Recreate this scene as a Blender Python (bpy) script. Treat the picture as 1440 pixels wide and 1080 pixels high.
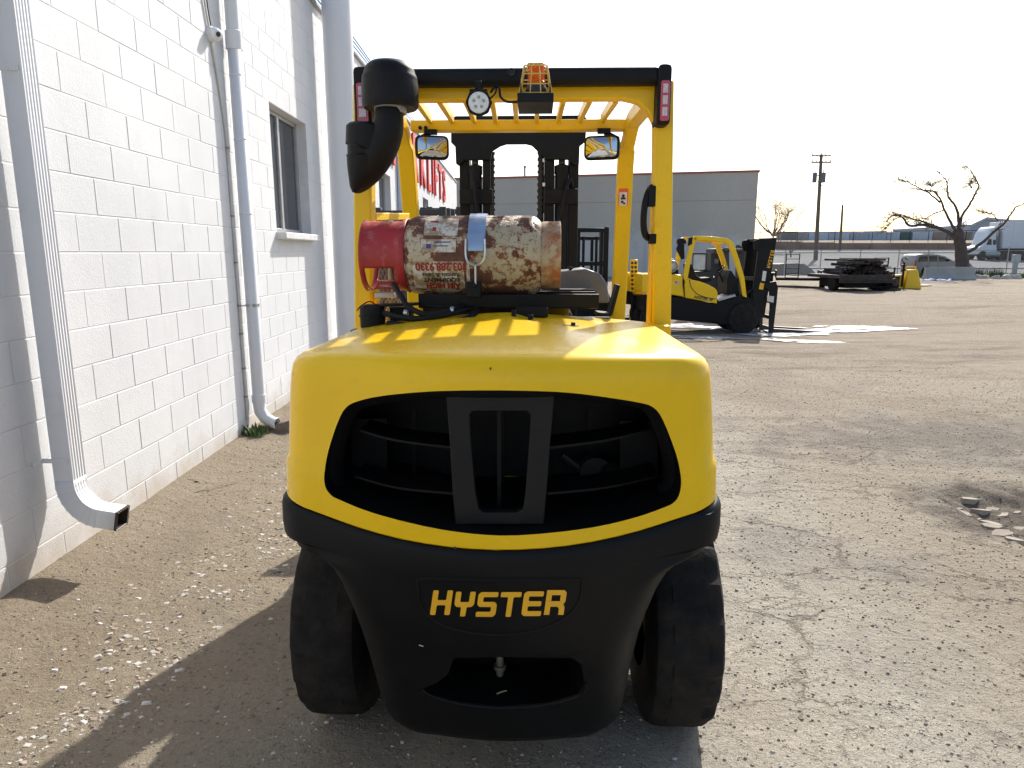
import bpy, bmesh, math, random
from mathutils import Vector, Matrix, noise
import numpy as np
random.seed(7)
for o in list(bpy.data.objects): bpy.data.objects.remove(o, do_unlink=True)
SC = bpy.context.scene
COL = SC.collection
PI = math.pi
R = math.radians

# ------------------------------------------------------------------ camera
CAM_H, PITCH, FPX = 1.59, R(10.8), 970.0
cam = bpy.data.objects.new('camera', bpy.data.cameras.new('camera'))
COL.objects.link(cam)
cam.location = (0, 0, CAM_H)
cam.rotation_euler = (R(90) - PITCH, 0, 0)
cam.data.sensor_width = 36.0
cam.data.lens = FPX / 1440 * 36
cam.data.clip_start = 0.05
cam.data.clip_end = 3000
SC.camera = cam

# ------------------------------------------------------------------ light
SUN_EL, SUN_AZ = R(38), R(24.6)          # azimuth measured from +Y towards +X
world = bpy.data.worlds.new('World'); SC.world = world; world.use_nodes = True
wn = world.node_tree
bg = wn.nodes['Background']
sky = wn.nodes.new('ShaderNodeTexSky')
sky.sky_type = 'NISHITA'; sky.sun_disc = False
sky.sun_elevation = SUN_EL; sky.sun_rotation = SUN_AZ
sky.air_density = 1.0; sky.dust_density = 2.0; sky.ozone_density = 1.0
wn.links.new(sky.outputs[0], bg.inputs[0])
bg.inputs[1].default_value = 0.12
sun = bpy.data.objects.new('sun', bpy.data.lights.new('sun', 'SUN'))
COL.objects.link(sun)
sun.data.energy = 3.8; sun.data.angle = R(0.5); sun.data.color = (1, 0.95, 0.87)
sd = Vector((math.sin(SUN_AZ)*math.cos(SUN_EL), math.cos(SUN_AZ)*math.cos(SUN_EL), math.sin(SUN_EL)))
sun.rotation_euler = sd.to_track_quat('Z', 'Y').to_euler()
sun.location = (20, 40, 40)
SC.view_settings.view_transform = 'Standard'
SC.view_settings.look = 'None'
SC.view_settings.gamma = 1
SC.view_settings.use_curve_mapping = False
SC.view_settings.exposure = 0.80

# ------------------------------------------------------------------ helpers
def tag(o, label=None, cat=None, group=None, kind=None):
    if label: o['label'] = label
    if cat: o['category'] = cat
    if group: o['group'] = group
    if kind: o['kind'] = kind
    return o

def empty(name, loc=(0,0,0), rz=0.0, label=None, cat=None, group=None):
    o = bpy.data.objects.new(name, None); COL.objects.link(o)
    o.location = loc; o.rotation_euler = (0, 0, rz); o.empty_display_size = .1
    return tag(o, label, cat, group)

def copy_tree(o, parent=None):
    c = o.copy(); COL.objects.link(c)
    if parent: c.parent = parent
    for ch in list(o.children): copy_tree(ch, c)
    return c

def frame(d):
    d = Vector(d).normalized()
    a = Vector((0,0,1)) if abs(d.z) < .95 else Vector((1,0,0))
    u = d.cross(a).normalized(); v = u.cross(d).normalized()
    return u, v, d

class MB:
    def __init__(s): s.v=[]; s.f=[]; s.m=[]
    def add(s, vs, fs, mi=0):
        n=len(s.v); s.v += [tuple(p) for p in vs]
        s.f += [tuple(i+n for i in f) for f in fs]; s.m += [mi]*len(fs)
        return s
    def box(s, x0,x1,y0,y1,z0,z1, mi=0):
        if x0>x1: x0,x1=x1,x0
        if y0>y1: y0,y1=y1,y0
        if z0>z1: z0,z1=z1,z0
        vs=[(x0,y0,z0),(x1,y0,z0),(x1,y1,z0),(x0,y1,z0),(x0,y0,z1),(x1,y0,z1),(x1,y1,z1),(x0,y1,z1)]
        return s.add(vs,[(0,3,2,1),(4,5,6,7),(0,1,5,4),(1,2,6,5),(2,3,7,6),(3,0,4,7)],mi)
    def bar(s, p0, p1, w, h, up=(0,0,1), mi=0):
        p0=Vector(p0); p1=Vector(p1); d=(p1-p0).normalized(); up=Vector(up)
        sd_=d.cross(up)
        if sd_.length<1e-4: sd_=d.cross(Vector((1,0,0)))
        sd_.normalize(); u=sd_.cross(d).normalized()
        vs=[]
        for p in (p0,p1):
            for a,b in ((-1,-1),(1,-1),(1,1),(-1,1)): vs.append(p+sd_*a*w/2+u*b*h/2)
        return s.add(vs,[(0,1,2,3),(7,6,5,4),(0,4,5,1),(1,5,6,2),(2,6,7,3),(3,7,4,0)],mi)
    def tube(s, path, r, n=8, mi=0, cap=True, flat=1.0):
        path=[Vector(p) for p in path]; k=len(path)
        rs = r if isinstance(r,(list,tuple)) else [r]*k
        vs=[]; u=None
        for i,p in enumerate(path):
            d=(path[min(i+1,k-1)]-path[max(i-1,0)]).normalized()
            if u is None: u=frame(d)[0]
            else:
                u=(u-d*u.dot(d))
                u = u.normalized() if u.length>1e-5 else frame(d)[0]
            v=d.cross(u)
            for j in range(n):
                a=2*PI*j/n; vs.append(p+u*math.cos(a)*rs[i]+v*math.sin(a)*rs[i]*flat)
        fs=[(i*n+j,i*n+(j+1)%n,(i+1)*n+(j+1)%n,(i+1)*n+j) for i in range(k-1) for j in range(n)]
        if cap: fs+=[tuple(range(n-1,-1,-1)),tuple((k-1)*n+j for j in range(n))]
        return s.add(vs,fs,mi)
    def cyl(s,p0,p1,r,n=16,mi=0,r1=None): return s.tube([p0,p1],[r,r if r1 is None else r1],n,mi)
    def lathe(s, prof, o=(0,0,0), ax=(0,0,1), n=24, mi=0, cap=True):
        u,v,d=frame(ax); o=Vector(o); vs=[]
        for r,h in prof:
            for j in range(n):
                a=2*PI*j/n; vs.append(o+d*h+u*math.cos(a)*r-v*math.sin(a)*r)
        k=len(prof)
        fs=[(i*n+j,i*n+(j+1)%n,(i+1)*n+(j+1)%n,(i+1)*n+j) for i in range(k-1) for j in range(n)]
        if cap: fs+=[tuple(range(n-1,-1,-1)),tuple((k-1)*n+j for j in range(n))]
        fs=[tuple(reversed(f)) for f in fs]
        return s.add(vs,fs,mi)
    def prism(s, poly, a, b, axis='y', mi=0):
        n=len(poly)
        mp={'y':lambda p,t:(p[0],t,p[1]),'x':lambda p,t:(t,p[0],p[1]),'z':lambda p,t:(p[0],p[1],t)}[axis]
        vs=[mp(p,a) for p in poly]+[mp(p,b) for p in poly]
        fs=[tuple(range(n)),tuple(range(2*n-1,n-1,-1))]+[(i,i+n,(i+1)%n+n,(i+1)%n) for i in range(n)]
        return s.add(vs,fs,mi)
    def strip(s, pts, w, a, b, axis='y', mi=0):
        """a band of width w along an open 2d path, extruded a..b"""
        P=[Vector(p) for p in pts]; L=[];Rr=[]
        for i,p in enumerate(P):
            d0=(P[i]-P[i-1]).normalized() if i else (P[1]-P[0]).normalized()
            d1=(P[i+1]-P[i]).normalized() if i<len(P)-1 else d0
            n0=Vector((-d0.y,d0.x)); n1=Vector((-d1.y,d1.x)); m=(n0+n1).normalized()
            ww = w[i] if isinstance(w,(list,tuple)) else w
            k=ww/2/max(.4,m.dot(n0)); L.append(p+m*k); Rr.append(p-m*k)
        mp={'y':lambda p,t:(p[0],t,p[1]),'x':lambda p,t:(t,p[0],p[1]),'z':lambda p,t:(p[0],p[1],t)}[axis]
        vs=[]
        for l,r_ in zip(L,Rr): vs += [mp(l,a),mp(r_,a),mp(r_,b),mp(l,b)]
        k=len(P); fs=[(0,1,2,3),(4*k-1,4*k-2,4*k-3,4*k-4)]
        for i in range(k-1):
            for j in range(4):
                jj=(j+1)%4; fs.append((4*i+j,4*i+4+j,4*i+4+jj,4*i+jj))
        return s.add(vs,fs,mi)
    def mesh(s,name,mats,smooth=35):
        me=bpy.data.meshes.new(name); me.from_pydata(s.v,[],s.f)
        if not isinstance(mats,(list,tuple)): mats=[mats]
        for m in mats: me.materials.append(m)
        me.polygons.foreach_set('material_index',s.m)
        bm=bmesh.new(); bm.from_mesh(me); bmesh.ops.recalc_face_normals(bm,faces=bm.faces); bm.to_mesh(me); bm.free()
        if smooth:
            me.polygons.foreach_set('use_smooth',[True]*len(me.polygons)); me.set_sharp_from_angle(angle=R(smooth))
        me.update(); return me
    def build(s,name,mats,parent=None,loc=None,bevel=0,seg=2,smooth=35,label=None,cat=None,group=None,kind=None,rz=0):
        o=bpy.data.objects.new(name,s.mesh(name,mats,smooth)); COL.objects.link(o)
        if parent: o.parent=parent
        if loc is not None: o.location=loc
        elif parent is not None and 'off' in parent: o.location=tuple(parent['off'])
        if rz: o.rotation_euler=(0,0,rz)
        if bevel:
            b=o.modifiers.new('bevel','BEVEL'); b.width=bevel; b.segments=seg; b.limit_method='ANGLE'; b.angle_limit=R(30); b.harden_normals=False
        return tag(o,label,cat,group,kind)

def at(px,py,Y):
    """world point seen at photo pixel (1440x1080) at distance Y along the yard"""
    cx=(px-720)/FPX; cy=(540-py)/FPX
    dy=math.cos(PITCH)+cy*math.sin(PITCH); dz=-math.sin(PITCH)+cy*math.cos(PITCH)
    t=Y/dy
    return Vector((cx*t,Y,CAM_H+dz*t))

def smooth_path(pts, k=6):
    P=[Vector(p) for p in pts]; out=[]
    for i in range(len(P)-1):
        p0=P[max(i-1,0)];p1=P[i];p2=P[i+1];p3=P[min(i+2,len(P)-1)]
        for j in range(k):
            t=j/k; out.append(.5*((2*p1)+(p2-p0)*t+(2*p0-5*p1+4*p2-p3)*t*t+(3*p1-p0-3*p2+p3)*t**3))
    out.append(P[-1]); return out

# ------------------------------------------------------------------ materials
MATS={}
def nodes(name):
    m=bpy.data.materials.new(name); m.use_nodes=True; nt=m.node_tree
    return m,nt,nt.nodes['Principled BSDF']
def lk(nt,a,b): nt.links.new(a,b)
def nz(nt,scale,detail=4,rough=.6,vec=None,kind='ShaderNodeTexNoise'):
    n=nt.nodes.new(kind); n.inputs['Scale'].default_value=scale
    if 'Detail' in n.inputs: n.inputs['Detail'].default_value=detail
    if 'Roughness' in n.inputs: n.inputs['Roughness'].default_value=rough
    if vec is not None: lk(nt,vec,n.inputs['Vector'])
    return n
def ramp(nt,src,stops):
    r=nt.nodes.new('ShaderNodeValToRGB'); e=r.color_ramp.elements
    while len(e)<len(stops): e.new(.5)
    for i,(p,c) in enumerate(stops):
        e[i].position=p; e[i].color=(c,c,c,1) if isinstance(c,(int,float)) else (*c,1)
    lk(nt,src,r.inputs[0]); return r.outputs[0]
def mix(nt,fac,a,b,typ='MIX'):
    n=nt.nodes.new('ShaderNodeMix'); n.data_type='RGBA'; n.blend_type=typ
    for sock,val in ((n.inputs[0],fac),(n.inputs[6],a),(n.inputs[7],b)):
        if isinstance(val,(int,float)): sock.default_value=val
        elif isinstance(val,tuple): sock.default_value=(*val,1)
        else: lk(nt,val,sock)
    return n.outputs[2]
def maths(nt,op,a,b=0.0):
    n=nt.nodes.new('ShaderNodeMath'); n.operation=op
    for i,v in enumerate((a,b)):
        if isinstance(v,(int,float)): n.inputs[i].default_value=v
        else: lk(nt,v,n.inputs[i])
    return n.outputs[0]
def bump(nt,bs,h,strength,dist,prev=None):
    b=nt.nodes.new('ShaderNodeBump'); b.inputs['Strength'].default_value=strength; b.inputs['Distance'].default_value=dist
    lk(nt,h,b.inputs['Height'])
    if prev is not None: lk(nt,prev,b.inputs['Normal'])
    lk(nt,b.outputs[0],bs.inputs['Normal']); return b.outputs[0]
def world_pos(nt):
    return nt.nodes.new('ShaderNodeNewGeometry').outputs['Position']
def obj_pos(nt): return nt.nodes.new('ShaderNodeTexCoord').outputs['Object']

def pm(name,col,rough=.5,metal=0,var=.15,vscale=6,dirt=0,dirtcol=(.18,.14,.1),dscale=9,bmp=0,bscale=60,coat=0,spec=None,dlo=.52,dhi=.75):
    """worn plain surface: tonal variation + blotchy dirt + fine relief"""
    if name in MATS: return MATS[name]
    m,nt,b=nodes(name); v=obj_pos(nt)
    n=nz(nt,vscale,5,.6,v)
    dark=tuple(c*(1-var) for c in col); lite=tuple(min(1,c*(1+var*.6)) for c in col)
    c=mix(nt,ramp(nt,n.outputs['Fac'],[(.3,0.0),(.7,1.0)]),dark,lite)
    if dirt:
        d=nz(nt,dscale,8,.7,v)
        fac=maths(nt,'MULTIPLY',ramp(nt,d.outputs['Fac'],[(dlo,0.0),(dhi,1.0)]),dirt)
        c=mix(nt,fac,c,dirtcol)
        rr=maths(nt,'ADD',rough,maths(nt,'MULTIPLY',fac,.5)); lk(nt,rr,b.inputs['Roughness'])
    else: b.inputs['Roughness'].default_value=rough
    lk(nt,c,b.inputs['Base Color']); b.inputs['Metallic'].default_value=metal
    if spec is None and max(col)<.03: spec=.2
    if coat: b.inputs['Coat Weight'].default_value=coat; b.inputs['Coat Roughness'].default_value=.06
    if spec is not None: b.inputs['Specular IOR Level'].default_value=spec
    if bmp: bump(nt,b,nz(nt,bscale,4,.6,v).outputs['Fac'],bmp,.003)
    MATS[name]=m; return m

YEL=pm('yellow_paint',(.90,.555,.007),.27,0,.05,2,.22,(.48,.32,.07),22,.05,10,coat=.12,dlo=.56,spec=.28)
YEL2=pm('yellow_frame_paint',(.90,.57,.009),.38,0,.06,4,.25,(.35,.23,.06),20,.06,40,coat=.08,dlo=.55,spec=.3)
BLK=pm('black_satin_paint',(.008,.008,.009),.45,0,.3,5,.3,(.025,.022,.02),10,.12,120)
BLKD=pm('black_dusty',(.012,.012,.013),.6,0,.3,8,.4,(.05,.042,.035),12,.2,60)
CAST=pm('black_casting_paint',(.0045,.0045,.005),.50,0,.25,3,.25,(.016,.014,.012),6,.12,90)
PLAST=pm('black_plastic',(.009,.009,.0105),.5,0,.2,8,.25,(.025,.023,.021),20,.18,350)
RUB=pm('tyre_rubber',(.012,.0115,.011),.82,0,.3,12,.7,(.055,.044,.034),9,.8,70,dlo=.42,dhi=.70)
GREY=pm('grey_plastic',(.13,.13,.135),.5,0,.15,8,.3,(.2,.17,.14),12,.1,60)
STEEL=pm('zinc_steel',(.55,.57,.6),.32,.9,.2,20,.25,(.25,.2,.16),25,.1,80)
BLUST=pm('blue_zinc_band',(.33,.44,.60),.32,.55,.15,18,.2,(.3,.3,.3),25,.1,80)
ALU=pm('worn_aluminium',(.42,.42,.43),.45,.6,.15,12,.2,(.25,.22,.2),18,.05,60)
REDP=pm('faded_red_paint',(.36,.025,.028),.45,0,.25,8,.5,(.42,.2,.18),30,.2,60,dlo=.55,dhi=.68)
WHT=pm('white_enamel',(.74,.75,.77),.4,0,.04,2,.2,(.45,.42,.38),6,.05,30,dlo=.6)
ORA=pm('beacon_base_dark',(.03,.03,.03),.5)
CONC=pm('concrete_grey',(.40,.385,.355),.9,0,.15,2,.4,(.2,.19,.17),4,.4,60)

def mat_simple(name,col,rough=.5,metal=0,**kw):
    m,nt,b=nodes(name); b.inputs['Base Color'].default_value=(*col,1); b.inputs['Roughness'].default_value=rough; b.inputs['Metallic'].default_value=metal
    for k,v in kw.items(): b.inputs[k.replace('_',' ')].default_value=v
    return m
GLASS=mat_simple('window_glass',(.03,.035,.04),.04,0,Specular_IOR_Level=1.0)
CABGL=mat_simple('dusty_cab_glass',(.75,.78,.8),.25,0,Alpha=.35)
MIRR=mat_simple('mirror_silver',(.50,.51,.52),.02,1)
LENSR=mat_simple('red_lens',(.45,.02,.05),.12,0,Coat_Weight=.6)
LENSW=pm('clear_lens_blocks',(.62,.5,.52),.2,0,.35,120,coat=.6)
LED=pm('led_lens',(.75,.77,.76),.15,0,.2,60,coat=.8)
AMB=mat_simple('amber_lens',(.95,.28,.015),.12,0,Transmission_Weight=.65,IOR=1.3)
AMB2=mat_simple('amber_reflector',(.95,.35,.03),.25,0)
DECY=pm('yellow_decal',(.88,.46,.02),.45,0,.08,20)
PAPER=pm('paper_label',(.72,.70,.66),.6,0,.1,30,.4,(.35,.3,.25),40,dlo=.5)
ORSTK=mat_simple('orange_red_sticker',(.75,.12,.03),.5)
BLKTX=mat_simple('black_print',(.02,.02,.02),.6)
REDTX=pm('dark_red_print',(.30,.035,.03),.6,0,.3,60)
WOOD=pm('weathered_timber',(.20,.165,.13),.9,0,.3,3,.3,(.1,.08,.06),9,.4,40)
RUST=pm('dark_rusty_steel',(.06,.045,.038),.75,.2,.4,5,.5,(.13,.065,.035),8,.5,40)
SIGNR=pm('sign_red_paint',(.62,.03,.035),.55,0,.12,1.5,.3,(.75,.3,.3),3,.05,30)
ROOFM=pm('dark_roof_edge',(.12,.10,.10),.6)
# ------------------------------------------------------------------ ground
def sstep(a,b,x):
    t=min(1,max(0,(x-a)/(b-a))); return t*t*(3-2*t)
def ground_z(x,y):
    z=0.0
    z-=.165*math.exp(-(((x-5)/8)**2+((y-15.6)/3.2)**2))*sstep(-1.5,2.0,x)
    z+=2.0*sstep(50,124,y)
    if x>20: z+=1.75*sstep(124,127,y)
    z-=.25*sstep(46.5,52,y)*(1-sstep(52,60,y))*0
    n1=noise.noise(Vector((x*.35,y*.35,3.1)))
    n2=noise.noise(Vector((x*1.3,y*1.3,9.1)))
    near=sstep(7.5,12,y)
    z+=n1*.02+n2*.007*(1-.8*math.exp(-(((x-6)/7)**4+((y-15.2)/2.6)**4)))
    if y<40:
        wet=math.exp(-(((x-6)/7)**4+((y-15.2)/2.6)**4)) if x>-3 else 0
        z+=1.7*near*(1-.9*wet)*(noise.noise(Vector((x*.6+y*.2,y*2.2,1.7)))*.035+noise.noise(Vector((x*1.6,y*3.5,5.7)))*.02)*(1-sstep(30,45,y))
        z+=noise.noise(Vector((x*7,y*7,0)))*.0035+noise.noise(Vector((x*21,y*21,0)))*.0022
    # bank of dirt against the wall foot
    z+=.05*math.exp(-((x+2.33)/.22)**2)*(1 if y<31 else 0)
    # pothole
    ex=2.82+.10*noise.noise(Vector((0,y*2.5,4)))+.16*(y-4.1)**2*.5
    m=sstep(ex,ex+.03,x)*(1-sstep(3.35,3.75,x+.25*noise.noise(Vector((y*2,1,1)))))*sstep(3.25,3.5,y)*(1-sstep(4.3,4.75,y))
    z-=.085*m*(1+.6*noise.noise(Vector((x*9,y*9,2))))
    # broken edge of the old paving
    e2=5.35-.18*(x-2.0)+.18*noise.noise(Vector((x*2,0,8)))
    if x>1.3: z+=.008*sstep(e2-.03,e2+.02,y)*(1-sstep(e2+.02,e2+1.2,y))*(1-sstep(4.5,6,x))
    return z

def axis(lo,fine0,fine1,hi,st,g):
    a=list(np.arange(fine0,fine1,st)); p=[a[0]]; s=st
    L=[];x=a[0]
    while x>lo: s*=g; x-=s; L.append(x)
    s=st; Rr=[]; x=a[-1]
    while x<hi: s*=g; x+=s; Rr.append(x)
    return L[::-1]+a+Rr
XS=axis(-900,-2.5,4.6,900,.038,1.05); YS=axis(-60,1.1,8.0,1500,.038,1.032)
gv=[(x,y,ground_z(x,y)) for y in YS for x in XS]
nx=len(XS); gf=[(j*nx+i,j*nx+i+1,(j+1)*nx+i+1,(j+1)*nx+i) for j in range(len(YS)-1) for i in range(nx-1)]
gme=bpy.data.meshes.new('ground'); gme.from_pydata(gv,[],gf)
gme.polygons.foreach_set('use_smooth',[True]*len(gf)); gme.update()
ground=bpy.data.objects.new('ground',gme); COL.objects.link(ground); tag(ground,'dry dirt and broken paving yard ground',None,None,'structure')

def ground_mat():
    m,nt,b=nodes('yard_dirt'); P=world_pos(nt)
    sep=nt.nodes.new('ShaderNodeSeparateXYZ'); lk(nt,P,sep.inputs[0]); X,Y=sep.outputs[0],sep.outputs[1]
    big=nz(nt,.55,6,.62,P).outputs['Fac']; mid=nz(nt,3.2,6,.65,P).outputs['Fac']; fin=nz(nt,38,5,.7,P).outputs['Fac']; vf=nz(nt,150,3,.7,P).outputs['Fac']
    c=mix(nt,ramp(nt,big,[(.35,0.),(.65,1.)]),(.36,.297,.213),(.45,.385,.295))
    c=mix(nt,ramp(nt,mid,[(.35,0.),(.7,1.)]),c,(.45,.395,.305))
    # pale compacted track beside the truck
    tr=maths(nt,'ABSOLUTE',maths(nt,'SUBTRACT',X,maths(nt,'ADD',1.05,maths(nt,'MULTIPLY',Y,.03))))
    tr=maths(nt,'ADD',tr,maths(nt,'MULTIPLY',maths(nt,'SUBTRACT',mid,.5),1.6))
    tr=ramp(nt,maths(nt,'DIVIDE',tr,1.6),[(.1,1.),(.75,0.)])
    tr=maths(nt,'MULTIPLY',tr,.9)
    c=mix(nt,tr,c,(.56,.515,.43))
    # grey gravel patch crossing
    gp=nz(nt,.9,5,.6,P); gp.inputs['Distortion'].default_value=.6
    gfac=ramp(nt,gp.outputs['Fac'],[(.54,0.),(.66,1.)])
    c=mix(nt,maths(nt,'MULTIPLY',gfac,.5),c,(.27,.245,.215))
    # far part of the yard is browner
    far=ramp(nt,maths(nt,'DIVIDE',Y,60.),[(.12,0.),(.3,1.)])
    c=mix(nt,maths(nt,'MULTIPLY',far,.5),c,(.33,.275,.205))
    # browner, stained soil along the building and darker damp drifts
    lf=ramp(nt,maths(nt,'ADD',maths(nt,'MULTIPLY',X,.25),.7),[(.25,1.),(.62,0.)])
    c=mix(nt,maths(nt,'MULTIPLY',lf,.55),c,(.275,.218,.148))
    dp=nz(nt,.42,7,.68,P); dp.inputs['Distortion'].default_value=.8
    c=mix(nt,ramp(nt,dp.outputs['Fac'],[(.52,0.),(.70,.5)]),c,(.22,.18,.14))
    mp=nt.nodes.new('ShaderNodeMapping'); mp.inputs['Rotation'].default_value=(0,0,.25); mp.inputs['Scale'].default_value=(.25,1.6,1); lk(nt,P,mp.inputs[0])
    rt=nz(nt,1.1,7,.7,mp.outputs[0]).outputs['Fac']
    c=mix(nt,maths(nt,'MULTIPLY',ramp(nt,rt,[(.52,0.),(.62,.75)]),ramp(nt,maths(nt,'DIVIDE',Y,60.),[(.06,0.),(.16,1.)])),c,(.155,.12,.095))
    # speckle
    c=mix(nt,ramp(nt,fin,[(.31,.7),(.44,0.)]),c,(.13,.10,.078))
    c=mix(nt,ramp(nt,vf,[(.60,0.),(.72,.6)]),c,(.55,.50,.43))
    c=mix(nt,ramp(nt,vf,[(.28,.7),(.40,0.)]),c,(.11,.09,.075))
    # darker gravel drift crossing the yard on the right, browner soil farther off
    mp2=nt.nodes.new('ShaderNodeMapping'); mp2.inputs['Location'].default_value=(-3.9,-5.9,0); lk(nt,P,mp2.inputs[0])
    mp3=nt.nodes.new('ShaderNodeMapping'); mp3.inputs['Rotation'].default_value=(0,0,.35); mp3.inputs['Scale'].default_value=(.42,1.15,1); lk(nt,mp2.outputs[0],mp3.inputs[0])
    ln_=nt.nodes.new('ShaderNodeVectorMath'); ln_.operation='LENGTH'; lk(nt,mp3.outputs[0],ln_.inputs[0])
    gd=maths(nt,'ADD',ln_.outputs['Value'],maths(nt,'MULTIPLY',maths(nt,'SUBTRACT',mid,.5),2.4))
    c=mix(nt,ramp(nt,gd,[(.35,.7),(1.0,0.)]),c,(.20,.175,.15))
    c=mix(nt,maths(nt,'MULTIPLY',ramp(nt,maths(nt,'DIVIDE',Y,30.),[(.17,0.),(.40,1.)]),.5),c,(.29,.225,.16))
    # darker tone around the pothole, edge broken by noise
    vs_=nt.nodes.new('ShaderNodeVectorMath'); vs_.operation='DISTANCE'; lk(nt,P,vs_.inputs[0]); vs_.inputs[1].default_value=(3.15,4.05,0)
    hd=maths(nt,'ADD',vs_.outputs['Value'],maths(nt,'MULTIPLY',maths(nt,'SUBTRACT',mid,.5),1.1))
    c=mix(nt,ramp(nt,hd,[(.45,.75),(.72,0.)]),c,(.115,.095,.078))
    # cracks
    dis=nt.nodes.new('ShaderNodeVectorMath'); dis.operation='MULTIPLY_ADD'
    nn=nz(nt,2.2,6,.7,P); lk(nt,nn.outputs['Color'],dis.inputs[0]); dis.inputs[1].default_value=(.5,.5,0); lk(nt,P,dis.inputs[2])
    def crack(scale,w):
        vo=nt.nodes.new('ShaderNodeTexVoronoi'); vo.feature='DISTANCE_TO_EDGE'; vo.inputs['Scale'].default_value=scale
        mp=nt.nodes.new('ShaderNodeMapping'); mp.inputs['Scale'].default_value=(.55,1.35,0); lk(nt,dis.outputs[0],mp.inputs[0]); lk(nt,mp.outputs[0],vo.inputs['Vector'])
        return ramp(nt,vo.outputs['Distance'],[(0.0,1.),(w,0.)])
    cm=maths(nt,'MAXIMUM',crack(1.1,.014),maths(nt,'MULTIPLY',crack(2.9,.020),.7))
    reg=maths(nt,'MULTIPLY',ramp(nt,maths(nt,'DIVIDE',X,4.),[(.12,0.),(.3,1.)]),ramp(nt,maths(nt,'DIVIDE',Y,12.),[(.42,1.),(.6,0.)]))
    reg=maths(nt,'MULTIPLY',reg,ramp(nt,nz(nt,1.4,4,.6,P).outputs['Fac'],[(.42,0.),(.58,1.)]))
    cr=maths(nt,'MULTIPLY',cm,reg)
    c=mix(nt,maths(nt,'MULTIPLY',cr,.7),c,(.16,.125,.095))
    lk(nt,c,b.inputs['Base Color']); b.inputs['Roughness'].default_value=.93; b.inputs['Specular IOR Level'].default_value=.2
    h=maths(nt,'ADD',maths(nt,'MULTIPLY',fin,1.0),maths(nt,'MULTIPLY',vf,.45))
    h=maths(nt,'SUBTRACT',h,maths(nt,'MULTIPLY',cr,1.2))
    p1=bump(nt,b,h,.9,.019)
    bump(nt,b,nz(nt,11,7,.75,P).outputs['Fac'],.8,.07,p1)
    return m
gme.materials.append(ground_mat())

# gravel, chips and pebbles scattered as real stones
def stone_mat(name,c0,c1):
    m,nt,b=nodes(name); P=world_pos(nt)
    n=nz(nt,23,2,.5,P); lk(nt,mix(nt,ramp(nt,n.outputs['Fac'],[(.35,0.),(.65,1.)]),c0,c1),b.inputs['Base Color']); b.inputs['Roughness'].default_value=.85
    return m
SM=[stone_mat('pebble_tan',(.34,.27,.2),(.24,.19,.15)),stone_mat('pebble_dark',(.17,.14,.115),(.26,.215,.175)),stone_mat('chip_pale',(.43,.39,.34),(.58,.55,.51))]
def scatter(name,n,fx,fy,size,flat,mats,label,seed,accept=None,power=2.2,sides=5):
    rg=random.Random(seed); V=[];F=[];M=[]
    c=0
    while c<n:
        x=fx(rg); y=fy(rg)
        if accept and not accept(x,y,rg): continue
        c+=1
        r=size[0]+(size[1]-size[0])*rg.random()**power
        z=ground_z(x,y); a0=rg.random()*6.28; k=len(V); fl=flat*(.6+.8*rg.random())
        tx=rg.uniform(-.3,.3); ty=rg.uniform(-.3,.3); st=rg.uniform(1,1.8)
        for lv,(rr,hh) in enumerate(((1.0,0.0),(.62,1.0))):
            for j in range(sides):
                a=a0+2*PI*j/sides; q=r*rr*(.7+.5*rg.random())
                dx=math.cos(a)*q*st; dy=math.sin(a)*q
                V.append((x+dx,y+dy,z-.002*r/.01*(1-lv)*.4+hh*r*fl+ (tx*dx+ty*dy)*lv))
        for j in range(sides):
            jj=(j+1)%sides; F.append((k+j,k+jj,k+sides+jj,k+sides+j))
        F.append(tuple(k+sides+j for j in range(sides)))
        mi=rg.choice(mats); M+= [mi]*(sides+1)
    me=bpy.data.meshes.new(name); me.from_pydata(V,[],F)
    for m in SM: me.materials.append(m)
    me.polygons.foreach_set('material_index',M); me.update()
    o=bpy.data.objects.new(name,me); COL.objects.link(o); tag(o,label,None,None,'stuff'); return o
def nearY(rg): return 1.2+9.5*rg.random()**1.7
scatter('gravel',60000,lambda g:g.uniform(-2.25,6.5),nearY,(.0016,.0062),.8,[0,0,1,1,2],'fine brown and dark gravel spread over the yard',1,power=2.6)
scatter('pebbles',300,lambda g:g.uniform(-2.25,6.5),nearY,(.006,.016),.55,[0,0,1],'loose pebbles lying on the dirt',2,power=3)
def litter(x,y,g): 
    d=abs(x+1.50+.06*math.sin(y*3)-(y-2.6)*.07)
    return g.random()<math.exp(-(d/.26)**2)*(.25+.75*(noise.noise(Vector((x*4,y*4,5)))>0))
scatter('paint_chips',3600,lambda g:g.uniform(-2.2,-.5),lambda g:g.uniform(1.5,5.5),(.0015,.018),.2,[2,2,0,0],'pale flakes and chips strewn along the dirt between wall and truck',3,accept=litter,power=5,sides=4)
scatter('yard_flakes',420,lambda g:g.uniform(-2.25,5.5),nearY,(.003,.011),.3,[2],'scattered pale chips on the yard',5,power=2.5)

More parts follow.
